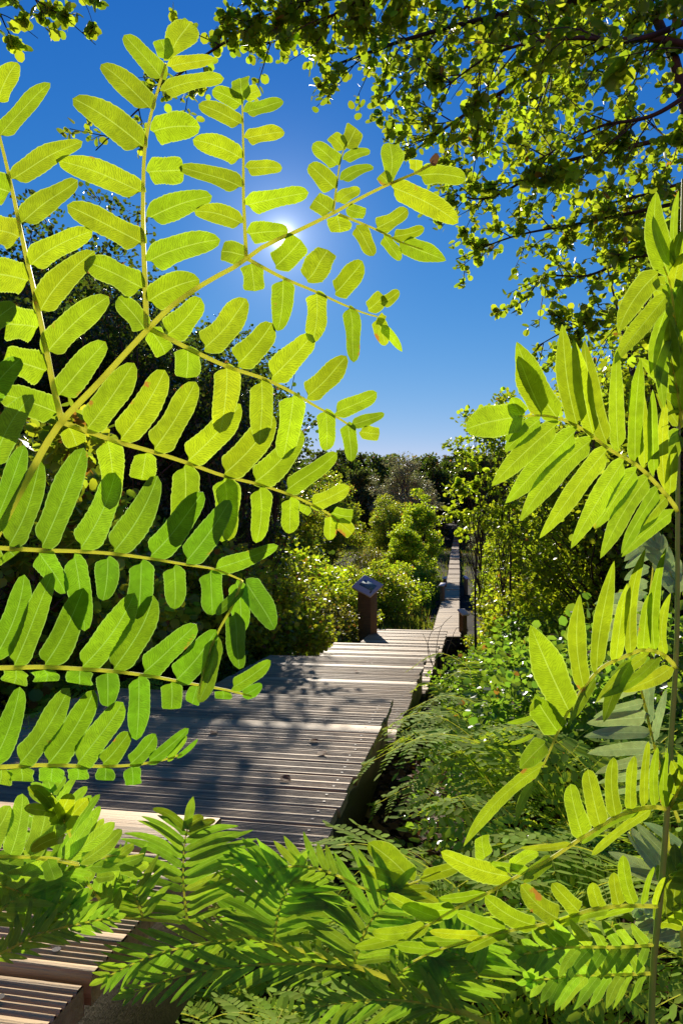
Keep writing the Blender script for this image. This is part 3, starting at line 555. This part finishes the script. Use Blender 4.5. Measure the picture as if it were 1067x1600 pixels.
f.pinna(c4,[(258,425),(500,510),(640,550),(780,595),(935,650),(1067,682),(1213,730),(1303,770),(1374,810),(1414,840)],[
 (365,455,560,175,132),(505,497,690,208,130),(645,540,818,258,124),(785,587,1003,350,122),(937,640,1144,400,124),(1063,675,1260,458,118),(1195,710,1405,553,94),(1298,770,1454,695,74),(1384,803,1470,820,64),(1404,838,1468,892,60),
 (290,445,322,525,92),(450,502,465,780,108),(610,555,590,668,100),(770,607,745,915,120),(935,660,925,925,112),(945,665,954,920,88),(1083,700,1068,930,88),(1208,742,1204,890,84),(1378,815,1374,918,62),(1280,775,1262,805,50)],.0024,dz=.035,dz0=.003)
f.pinna(c4,[(-140,945),(0,950),(180,960),(350,965),(480,975),(630,995),(780,1020),(900,1040),(1010,1085)],[
 (-30,880,100,520,104),(42,940,172,585,118),(177,945,345,532,138),(338,950,482,635,128),(475,965,655,650,128),(630,985,850,720,116),(778,1005,960,750,112),(893,1040,1160,940,75),(1025,1092,1150,1288,108),
 (-60,960,-40,1040,110),(40,958,60,985,100),(165,970,275,1140,98),(310,980,350,1300,112),(450,990,430,1170,102),(590,1007,580,1235,108),(727,1027,730,1205,98),(877,1047,885,1230,98),(985,1090,1000,1310,88)],.0024,dz=.01,dz0=-.004,mat='ferndim')
f.pinna(c4,[(1010,1085),(970,1190),(915,1290),(860,1420),(830,1560)],[(975,1225,990,1455,112),(905,1330,830,1595,88),(1010,1120,900,1230,50),(890,1340,860,1500,70)],.0014,dz=-.05,dz0=.004,tiltj=.7,label='twisted end of the fern branch in shade',mat='ferndim')
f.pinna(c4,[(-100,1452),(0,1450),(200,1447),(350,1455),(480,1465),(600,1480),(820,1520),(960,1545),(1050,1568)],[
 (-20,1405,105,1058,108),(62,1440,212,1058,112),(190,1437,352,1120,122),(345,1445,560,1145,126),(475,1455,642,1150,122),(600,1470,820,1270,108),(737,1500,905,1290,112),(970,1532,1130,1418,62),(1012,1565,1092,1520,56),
 (-60,1455,-50,1530,110),(72,1455,62,1515,112),(190,1455,197,1505,118),(335,1457,330,1520,112),(450,1467,450,1612,94),(580,1483,570,1752,92),(715,1510,715,1624,88),(820,1525,800,1602,62),(930,1545,930,1580,70)],.0024,dz=-.02,dz0=.004,mat='ferndim')
f.pinna(c7,[(-100,535),(0,530),(150,522),(350,525),(500,525),(600,515),(700,495),(760,475)],[
 (-30,515,85,200,98),(85,515,290,200,112),(202,515,395,205,116),(322,517,510,260,112),(430,517,540,385,84),(545,515,652,390,74),(620,508,785,370,54),(700,500,780,400,30),(740,488,825,415,22),
 (10,535,0,600,100),(90,530,92,590,108),(215,527,215,595,108),(325,530,325,582,84),(440,530,440,585,78),(550,528,555,605,68)],.0022,dz=-.02,dz0=-.004,mat='ferndim')
f.pinna(c1,[(1027,1075),(1021,950),(1015,800),(1015,650),(1012,500),(1010,405)],[
 (1028,1065,920,1045,92),(1007,930,810,880,88),(1005,780,747,692,94),(1005,660,802,582,88),(1005,515,827,432,78),(1007,437,885,375,70),(1012,415,1000,325,78),(1018,408,1084,375,55),
 (1023,470,1183,420,74),(1025,578,1188,550,74),(1028,700,1177,698,76),(1028,855,1288,802,84),(1036,975,1203,962,88)],.0018,dz=.03)
f.pinna(c2,[(100,1080),(250,1160),(380,1215),(510,1275),(600,1310),(640,1320)],[
 (215,1110,320,1000,108),(345,1168,430,1038,112),(462,1218,577,1088,102),(600,1290,668,1232,70),(655,1262,730,1212,54),(112,1098,128,1215,90),(247,1165,225,1380,98),(387,1220,370,1432,94),(522,1280,535,1512,80),(640,1325,668,1340,48),(635,1330,672,1440,66),(655,1360,742,1466,36,'lance')],.0016,dz=-.02,tiltj=.3)
f.pinna(c2,[(455,885),(470,770),(490,650),(512,590)],[(475,690,370,600,74),(462,785,355,685,78),(445,882,375,832,84),(500,625,445,565,62),(508,612,548,535,78),(500,665,610,627,52),(490,750,625,690,60),(475,842,565,787,64)],.0012,dz=.03)
f.pinna(c2,[(478,893),(640,960),(740,1010),(830,1040)],[(512,868,590,892,58),(635,952,765,870,78),(705,985,835,950,54),(470,898,482,970,96),(550,945,622,1070,74),(665,985,735,1085,58),(740,1010,925,1085,84,'lance')],.0012,dz=-.02)
f.pinna(c2,[(690,765),(810,715),(862,690)],[(690,765,690,588,104,'fan'),(700,780,975,930,98),(815,732,1010,745,84),(800,712,800,665,60),(688,765,650,728,60)],.001,dz=.01)
f.pinna(c2,[(855,692),(870,670)],[(862,685,892,642,36)],.0008,mat='deadleaf',label='small orange withered frond tip')

# right hand fern: one plant with a tall stem
g=Frond('royal_fern_plant','tall fern on the right edge whose upright stem carries arching yellow green branches',(1058,800),.66,(-.12,-1,.05),21,cat='fern')
g.rachis([(1020,1720),(1017,1600),(1021,1500),(1031,1400),(1040,1290),(1048,1150),(1056,1020),(1058,850),(1059,700),(1063,520),(1064,400),(1066,280)],.0034,.0013,mat='fernstem')
g.pinna(c6,[(1045,800),(1030,775),(960,690),(880,610),(760,540),(640,450),(500,400),(380,402)],[
 (545,412,372,88,98),(478,388,380,150,100),(622,440,560,18,94),(692,482,612,78,84),(748,517,655,82,78),(797,545,795,118,68),(865,590,890,158,70),(905,612,905,300,55),(945,640,940,290,52),(990,690,1000,330,55),(1010,730,1035,520,50),
 (400,402,162,455,145,'blunt'),(395,400,350,325,74),(402,415,335,510,78),(470,412,322,550,78),(540,435,270,692,90),(617,462,325,765,94),(682,502,390,835,94),(748,540,475,912,88),(822,582,610,950,88),(872,622,705,868,78),(922,652,715,997,82),(962,702,805,975,64),(1000,735,860,905,60),(1022,800,810,988,58)],.0022,dz=-.07,style='lance',bend=.03,label='large arching branch with long drooping leaflets')
g.pinna(c3,[(1055,1500),(1030,1330),(1010,1180),(985,1110)],[
 (1005,1135,955,798,92),(960,1140,795,1388,92),(985,1190,930,1180,60),(1000,1230,775,1525,74),(1035,1110,1062,960,56),(1035,1090,1050,790,34),(1010,1250,930,1560,60),(1020,1300,960,1620,60),(1040,1350,990,1700,60),(1030,1200,1075,1050,60),(1035,1400,1085,1150,60),(1010,1100,940,900,50)],.0016,dz=-.06,style='lance',bend=.05)
g.pinna(c3,[(1060,1780),(1045,1650),(1020,1520),(1000,1430)],[(1040,1640,880,1490,50),(1050,1700,935,1760,52),(1030,1560,1010,1330,55),(1055,1720,1090,1430,60),(1050,1780,950,1640,60),(1045,1800,1000,1980,60),(1050,1800,910,1900,56)],.0014,dz=-.03,style='lance',tiltj=.5)
g.pinna(c3,[(1062,1750),(1050,1500),(1040,1280),(1050,1120)],[],.0016,dz=-.02,auto=(10,82,60,22,32,22,.05),style='lance',bend=.05)
g.pinna(c9,[(1037,120),(1020,95),(980,60),(900,40),(820,70),(720,120),(650,200),(570,330),(520,440),(480,530)],[
 (595,305,432,-60,134),(652,200,635,-192,76),(705,130,780,-330,78),(785,95,830,-240,60),(850,65,905,-390,62),(900,50,935,-200,56),(950,55,1000,-380,50),(990,70,1015,-200,40),
 (850,90,735,345,62),(1020,110,800,212,60),(920,60,700,262,46),(960,75,720,240,44),(700,160,590,350,42),(545,380,450,232,112),(490,430,388,535,84),(470,250,425,300,30),(440,320,330,345,24),(440,395,340,435,20),(480,525,150,862,58),(440,600,370,762,38)],.0022,dz=-.11,style='lance',bend=.04,tiltj=.3,label='branch curving down to the left with a large upright leaflet')
g.pinna(c9,[(1000,705),(940,695),(860,710),(780,740),(700,790),(620,840),(500,920),(400,970),(300,1030),(100,1130),(0,1190),(-100,1230)],[
 (650,822,600,603,90),(722,780,668,538,86),(787,740,775,488,64),(850,712,865,483,46),(905,697,920,420,38),(950,692,960,450,36),(990,697,1000,470,34),
 (940,700,680,896,46),(890,705,640,850,40),(600,845,390,865,26),(345,987,58,885,98),(345,950,462,885,62),(240,910,230,815,72),(240,1050,50,1078,52),(120,1122,-110,1112,78),(60,1160,-160,1060,60),(430,960,260,925,40),(520,910,400,1010,50),(0,1190,-230,1220,60),(-80,1225,-300,1280,50)],.0022,dz=-.10,style='blunt',bend=.04,tiltj=.3)
g.pinna(c9,[(965,1110),(840,1108),(700,1120),(600,1150),(500,1180),(350,1210),(150,1260),(0,1310),(-60,1340)],[
 (455,1190,240,1070,86),(545,1162,388,1020,86),(632,1132,518,1010,74),(720,1117,690,1008,60),(800,1107,778,970,56),(862,1103,815,900,56),(900,1103,945,945,34),(950,1107,992,990,40),
 (332,1212,125,1140,78),(222,1232,10,1215,46),(640,1150,440,1230,44),(760,1125,560,1190,38),(870,1112,700,1170,36),(180,1250,-20,1250,46),(60,1290,-130,1270,50),(340,1215,160,1300,50)],.002,dz=-.08,style='blunt',bend=.04,tiltj=.3)
g.pinna(c9,[(945,1270),(800,1280),(650,1280),(500,1290),(400,1310)],[],.0016,dz=-.08,mat='fernfar',auto=(10,62,56,17,62,45),style='lance',tiltj=.35)
g.pinna(c9,[(930,1390),(760,1395),(600,1400),(440,1420)],[],.0016,dz=-.05,mat='fernfar',auto=(11,66,58,17,62,45),style='lance',tiltj=.35)
g.pinna(c9,[(1010,700),(1060,600),(1100,520)],[],.0016,dz=-.05,auto=(5,40,40,20,50,40),style='lance')
g.pinna(c9,[(985,1020),(1040,950),(1120,900)],[],.0016,dz=.03,auto=(6,45,45,22,60,40),style='lance')
g.pinna(c9,[(960,1180),(1030,1120),(1110,1060)],[],.0016,dz=.02,auto=(6,48,48,24,60,40),style='blunt')
g.pinna(c6,[(1045,1150),(1010,1050),(960,960),(930,880)],[],.0016,dz=.05,auto=(7,46,40,20,30,25),style='lance',mat='fernpale')
# pale frond behind it
h=Frond('royal_fern_frond','pale grey green fern frond seen from below behind the tall right hand fern',(1010,1100),.80,(.05,-1,.3),23,mat='fernpale',group=None)
h.rachis([(1070,1500),(1045,1330),(1034,1215),(1010,1120),(1000,1070)],.0022,.0010)
h.pinna(c9,[(1050,760),(980,570),(940,420),(905,260),(885,190),(900,20),(920,-140),(940,-300),(950,-460)],[
 (905,262,690,322,46),(920,322,668,348,62),(932,388,652,402,54),(940,452,668,472,54),(955,500,700,560,46),(965,560,705,600,50),(975,600,720,650,46),(890,200,700,260,44),(900,-40,700,20,44),(905,-90,690,-30,46),(910,-140,700,-100,46),(912,-190,695,-150,48),(918,-240,820,-190,44),(925,-300,820,-250,44),(935,-360,825,-300,44),(945,-430,820,-330,46),
 (930,350,960,120,40),(945,430,1000,200,40),(905,230,930,100,36)],.0018,dz=.0,style='lance',bend=.05,tiltj=.35)
h.pinna(c9,[(1050,1000),(960,960),(900,900),(840,800)],[(970,970,830,800,60),(1000,985,850,780,60),(1030,930,870,760,50),(1000,1000,750,880,54),(1040,1020,800,950,50),(1060,860,900,760,40)],.0016,dz=.03,style='lance',tiltj=.4)
h.pinna(c9,[(1100,1250),(1000,1180),(900,1140)],[],.0016,dz=.03,auto=(7,45,45,20,55,40),style='lance')

# lower ferns
l2=Frond('royal_fern_frond','green fern frond lying across the bottom with upright feathered branches',(425,1473),.67,(.10,-1,.55),31,mat='fernfar')
l2.rachis([(800,1620),(700,1570),(567,1514),(425,1473),(350,1454),(292,1442),(225,1437),(155,1432),(90,1440)],.0028,.001)
l2.pinna(c7,[(782,1180),(765,1000),(770,850),(782,780)],[],.0014,auto=(13,108,118,13,76,62,.0),dz=.02,style='lance',bend=.05,tiltj=.16)
l2.pinna(c7,[(780,800),(782,780)],[(780,790,635,700,40),(780,790,900,750,40),(775,780,850,735,50)],.001,dz=.02,mat='fern')
l2.pinna(c8,[(208,1262),(220,1170),(245,1080),(290,995)],[],.0014,auto=(13,125,112,14,76,58,.0),dz=.01,style='lance',bend=.05,tiltj=.16)
l2.pinna(c8,[(540,1350),(575,1240),(640,1130),(710,1050)],[],.0014,auto=(13,125,108,14,74,56,.0),dz=.01,style='lance',bend=.05,tiltj=.16)
l2.pinna(c8,[(880,1490),(930,1420),(1010,1300),(1090,1240)],[],.0014,auto=(12,105,105,14,74,56,.0),dz=.02,style='lance',bend=.05,tiltj=.16)
l2.pinna(c7,[(465,1155),(400,1060),(330,970),(270,850),(240,730),(220,640)],[],.0014,auto=(11,95,95,20,62,50,.0),dz=-.03,style='blunt',tiltj=.16)
l2.pinna(c8,[(120,1240),(-80,1265),(-250,1300),(-380,1350),(-480,1400)],[],.0014,auto=(14,81,81,10,35,30,.02),dz=-.02,style='lance',tiltj=.16)
l2.pinna(c8,[(560,1370),(300,1350),(60,1360),(-180,1400),(-380,1470)],[],.0014,auto=(17,84,74,10,32,30,.02),dz=-.03,style='lance',tiltj=.16)
l2.pinna(c8,[(1000,1560),(800,1510),(600,1500),(380,1530)],[],.0014,auto=(13,81,81,11,45,35,.02),dz=-.02,style='lance',tiltj=.16)
l2.pinna(c8,[(700,1410),(560,1330),(500,1320),(840,1280)][:1]+[(800,1340),(900,1280),(990,1220)],[],.0012,auto=(10,81,89,11,60,45,.02),dz=.02,style='lance',tiltj=.16)
l2.pinna(c7,[(600,1165),(560,1060),(470,985)],[],.0012,auto=(10,89,81,12,62,48,.02),dz=.01,style='lance',tiltj=.16)
l2.pinna(c8,[(480,985),(380,950),(200,945),(20,935)],[],.0013,auto=(12,54,62,12,50,35,.04),dz=.02,style='lance',tiltj=.16)
l2.pinna(c8,[(480,985),(600,1040),(760,1020),(900,960)],[(780,1000,600,845,110),(760,1030,560,950,60),(820,985,1000,930,60),(700,1040,900,1100,56),(640,1050,860,1030,50)],.0014,dz=.02,tiltj=.3,mat='fern')
l2.pinna(c8,[(1060,1400),(1000,1330),(900,1290),(780,1270)],[],.0012,auto=(11,81,81,12,60,45,.02),dz=.02,style='lance',tiltj=.16)
l2.pinna(c8,[(400,1370),(250,1290),(120,1190),(40,1130)],[],.0012,auto=(11,81,81,12,60,45,.02),dz=.03,style='lance',tiltj=.16)
l3=Frond('royal_fern_frond','fern frond in the bottom left corner with broad half shaded leaflets',(90,1345),.60,(.15,-1,.45),33,mat='fernfar')
l3.rachis([(-60,1350),(0,1340),(60,1341),(125,1352)],.0022,.001)
l3.pinna(c7,[(330,930),(220,908),(100,905),(-60,900)][::-1],[(40,905,95,640,90),(130,905,205,655,105),(-60,880,45,690,105),(290,905,480,760,70),(340,925,510,790,70),(-20,910,100,960,90),(200,915,230,1000,70),(30,1010,190,930,80),(100,920,200,990,60),(230,780,310,660,78),(120,880,370,660,60),(260,910,380,740,66)],.0016,dz=-.02,tiltj=.16)
l3.pinna(c7,[(300,830),(255,720),(215,640)],[(250,770,150,620,80),(255,760,300,640,80),(230,690,120,615,60),(262,800,370,660,70),(270,820,130,880,60),(240,720,100,700,56)],.0014,dz=-.05,tiltj=.3,mat='fern')
l3.pinna(c7,[(-40,1330),(60,1280),(160,1230),(300,1190),(470,1155)],[],.0014,auto=(13,54,54,10,40,35,.02),dz=.0,style='lance',tiltj=.16)
l3.pinna(c7,[(-60,1180),(40,1100),(200,1000),(330,940)],[],.0014,auto=(11,84,68,15,45,35,.02),dz=.02,style='blunt',tiltj=.16)
l3.pinna(c7,[(-40,1000),(60,1040),(160,1080),(300,1100)],[],.0014,auto=(10,81,68,15,50,35,.02),dz=.02,style='blunt',tiltj=.16)
l3.pinna(c7,[(360,940),(450,900),(540,900),(600,890)],[(380,945,600,900,60),(430,940,560,850,50),(500,950,600,990,50),(560,960,620,930,40),(400,990,480,980,50),(450,920,500,870,40)],.0012,dz=.02,tiltj=.16)
l3.pinna(c7,[(40,1300),(150,1180),(330,1130),(440,1140)],[],.0012,auto=(10,65,54,10,40,30,.02),dz=.02,style='lance',tiltj=.16)

# ---------------------------------------------------------------- generated fern plants (3-D fronds)
def fern_proto(seed,nf=6,L=.75,np_=9,pl=.24,nl=9,ls=.048,wm=1.0,rise=.5,kind='blade',simple=False):
    rg=np.random.default_rng(seed); out_=[]
    for k in range(nf):
        az=k/nf*6.28+rg.uniform(-.35,.35); ll=L*rg.uniform(.8,1.15); e=np.array([math.cos(az),math.sin(az),0]); side=np.array([-e[1],e[0],0]); r_=rise*rg.uniform(.7,1.3)
        ln=smoothline([np.zeros(3),e*ll*.25+[0,0,ll*r_*.7],e*ll*.65+[0,0,ll*r_],e*ll+[0,0,ll*r_*.72]],30); tb=MB(); tb.tube(ln,np.linspace(.0028,.0008,30),5); P=[];D=[];NN=[];S=[]
        for j in range(np_):
            u=.28+.7*j/(np_-1); q=min(28,int(u*29)); b=ln[q]; tg=nz(ln[q+1]-ln[q]); upv=nz(np.cross(tg,side)); upv=upv if upv[2]>0 else -upv
            fall=math.sin(min(1,(u-.18)*2.3)*1.57)*(1-.75*max(0,(u-.5)/.5)**1.3)
            for sd in (-1,1):
                dv=nz(side*sd*1.0+tg*rg.uniform(.45,.65)+upv*rg.normal()*.1-[0,0,.12]); pL=pl*fall*rg.uniform(.9,1.1)
                if simple:
                    P.append(b); D.append(dv); NN.append(upv+rg.normal(size=3)*.15); S.append(pL); continue
                e2=b+dv*pL-np.array([0,0,.15*pL]); pr=smoothline([b,(b+e2)/2+upv*.04*pL,e2],6); tb.tube(pr,np.linspace(.0009,.0004,6),3)
                for m in range(nl):
                    v=.08+.92*m/(nl-1); c=b*(1-v)+e2*v+upv*.04*pL*4*v*(1-v); f2=(1-.55*v**2)
                    if m==nl-1: P.append(c); D.append(dv); NN.append(upv); S.append(ls*.8); continue
                    pw=nz(np.cross(upv,dv))
                    for s2 in (-1,1): P.append(c); D.append(pw*s2+dv*.5+upv*rg.normal()*.07); NN.append(upv+rg.normal(size=3)*.12); S.append(ls*f2*fall**.5*rg.uniform(.85,1.15))
        V,F,UV=leafcloud(np.array(P),np.array(D),np.array(NN),np.array(S),kind,.78*wm,True)
        V2,F2=np.vstack(tb.V),np.vstack(tb.F)+len(V); fm=npmesh('fern_blade',np.vstack([V,V2]),np.vstack([F,F2]),None,[0]*len(F)+[1]*len(F2)); fm.materials.append(M['fernmid']); fm.materials.append(M['fernrib']); out_.append(fm)
    return out_
FP1=fern_proto(1,6,.66,8,.23,8,.054,rise=.55,wm=1.5); FP2=fern_proto(2,5,.85,9,.30,8,.066,rise=.5,wm=1.5); FP3=fern_proto(3,8,.55,18,.10,0,0,kind='lance',simple=True,rise=.6,wm=1.2)
def fernplant(pr,px,d,s,rz,label,z=None,mat=None,group='ferns growing beside the steps',name='fern_plant'):
    x=xat(px,d); t=empty(name,(x,d,float(ground(x,d))-.02 if z is None else z),rz); t.scale=(s,)*3; tag(t,label,'fern',group)
    for fm in pr:
        o=bpy.data.objects.new('frond',fm); COL.objects.link(o); o.parent=t
for k,(pr,px,d,s,lb) in enumerate([(FP1,775,2.7,.66,'pale fern spreading at the right foot of the upper deck'),(FP1,820,2.2,.75,'fern right of the deck with flat layered fronds'),(FP2,820,2.5,.8,'fern in the middle of the right bank'),(FP1,475,1.5,.42,'small fern leaning over the edge of the deck'),
   (FP2,930,2.1,.8,'fern behind the right hand stem'),(FP1,750,1.6,.5,'fern in front of the right bank, under the yellow branch'),(FP2,800,1.5,.62,'fern low in the bottom right behind the branches'),(FP1,950,1.35,.6,'fern in the bottom right corner'),(FP2,1050,1.7,.8,'fern at the bottom right edge'),
   (FP3,735,4.2,1.0,'dark feathered fern below the brambles'),(FP3,790,4.8,1.2,'feathered fern on the right slope'),(FP3,750,5.8,.8,'feathered fern beside the lower steps'),(FP3,840,3.6,1.0,'feathered fern right of the bramble'),(FP2,860,3.1,.8,'fern in shade between bramble and stem'),
   (FP1,640,1.35,.42,'small fern at the bottom centre'),(FP1,470,1.25,.5,'fern under the lowest frond at the bottom'),(FP2,800,3.5,.75,'tall fern between the brambles on the right slope'),(FP1,750,4.2,.8,'fern below the lower platforms on the right'),(FP1,860,3.0,.8,'bright fern behind the curved yellow branch'),(FP1,400,1.15,.5,'fern in the shade below the bottom frond'),(FP1,575,1.08,.45,'fern at the bottom edge left of the yellow branches'),(FP2,720,1.15,.5,'fern at the bottom edge under the yellow branches'),(FP2,870,1.05,.45,'fern at the bottom edge near the tall stem'),(FP3,910,5.2,1.4,'feathered fern below the alder'),(FP2,30,3.4,1.0,'dark fern at the left of the steps'),(FP1,140,4.4,1.0,'dark fern behind the lower leaves on the left')]):
    fernplant(pr,px,d,s,k*1.37,lb)

fl=npmesh('fallen_leaf',*leafcloud(np.zeros((1,3)),np.array([[1.,.2,.1]]),np.array([[0,.2,1.]]),[.042],'oval')[:2]); fl.materials.append(M['deadleaf'])
for k,(px,py,dr,lb) in enumerate([(482,1160,.73,'curled brown leaf lying on the upper deck, the upper of two'),(502,1183,.73,'pale brown leaf lying on the upper deck nearest its right edge'),(455,1222,.73,'dead leaf on the upper deck close to the ferns'),(560,1050,.95,'dead leaf on the second platform by its right side'),(330,1145,.73,'dead leaf in the dappled shade on the upper deck')]):
    d=dr*FP/(py-HY); p=at(px,py,d); o=bpy.data.objects.new('fallen_leaf',fl); COL.objects.link(o); o.location=(p[0],p[1],p[2]+.006); o.rotation_euler=(0,0,k*1.3); tag(o,lb,'leaf','fallen leaves on the deck')
ds=empty('dry_grass_tuft',at(684,1060,6.2)); tag(ds,'few thin dry grass stems arching up beside the right edge of the lower steps','dry grass'); db=np.array(ds.location)
for k,(q,d) in enumerate([([(684,1060),(682,1010),(692,975),(706,962)],6.2),([(686,1062),(668,1010),(676,985),(690,978)],6.2),([(684,1060),(676,1040),(665,1000),(660,990)],6.2),([(688,1060),(705,1000),(716,980),(724,985)],6.2),([(690,1062),(690,1020),(700,1000),(712,1010)],6.2)]):
    b_=MB(); b_.tube(smoothline([at(x,y,d) for x,y in q],14)-db,np.linspace(.004,.002,14),4); b_.build('stem',M['drybark'],ds)
# ---------------------------------------------------------------- grass, litter
def grass(name,label,regions,seed,hgt,mat='grass',wide=.012):
    rg=np.random.default_rng(seed); P=[];S=[]
    for x0,x1,y0,y1,n in regions:
        yy=rg.uniform(y0,y1,n); xx=rg.uniform(x0,x1,n)+yy*.184; P.append(np.stack([xx,yy,ground(xx,yy)-.02],1)); S.append(rg.uniform(.5,1.3,n)*hgt)
    P=np.vstack(P); S=np.concatenate(S); D=rg.normal(size=P.shape)*.35+[0,0,1]; Nn=rg.normal(size=P.shape); Nn[:,2]*=.2
    Lq=LT['lance']; V,F,_=leafcloud(P,D,Nn,S,'lance',.16); tag(link(name,npmesh(name,V,F),M[mat]),label,'grass' if mat=='grass' else 'leaf litter',kind='stuff')
grass('grass','long green grass growing beside the boardwalk and over the bog',[(.25,.6,2.4,9,500),(.3,4,2.6,6,7000),(.1,3,5.5,13,12000),(-2.6,-1.9,4,11,1500),(-7,-1.0,12,30,16000),(.45,5,12,30,14000),(-9,-.5,8,16,9000),(-10,10,28,60,16000)],5,.26)
rg=np.random.default_rng(9); n=11000; yy=rg.uniform(.7,5,n)**1.0; xx=rg.uniform(-.75,2.6,n)+yy*.184*.5; P=np.stack([xx,yy,ground(xx,yy)+.008+rg.uniform(0,.02,n)],1)
V,F,_=leafcloud(P,rg.normal(size=P.shape)*[1,1,.25],rg.normal(size=P.shape)*.4+[0,0,1],rg.uniform(.02,.06,n),'oval')
tag(link('leaf_litter',npmesh('leaf_litter',V,F),M['deadleaf']),'brown dead leaves scattered over the dark soil','leaf litter',kind='stuff')
n=14000; yy=rg.uniform(1.4,7,n); xx=rg.uniform(-.25,3.0,n)+yy*.184; P=np.stack([xx,yy,ground(xx,yy)+rg.uniform(0,1,n)**2*.12],1)
V,F,_=leafcloud(P,rg.normal(size=P.shape),rg.normal(size=P.shape)*.5+[0,0,1],rg.uniform(.015,.036,n),'oval')
tag(link('ground_cover',npmesh('ground_cover',V,F),M['bramble']),'low leafy herbs covering the right bank','ground cover',kind='stuff')
print('leaves overhead',nl)
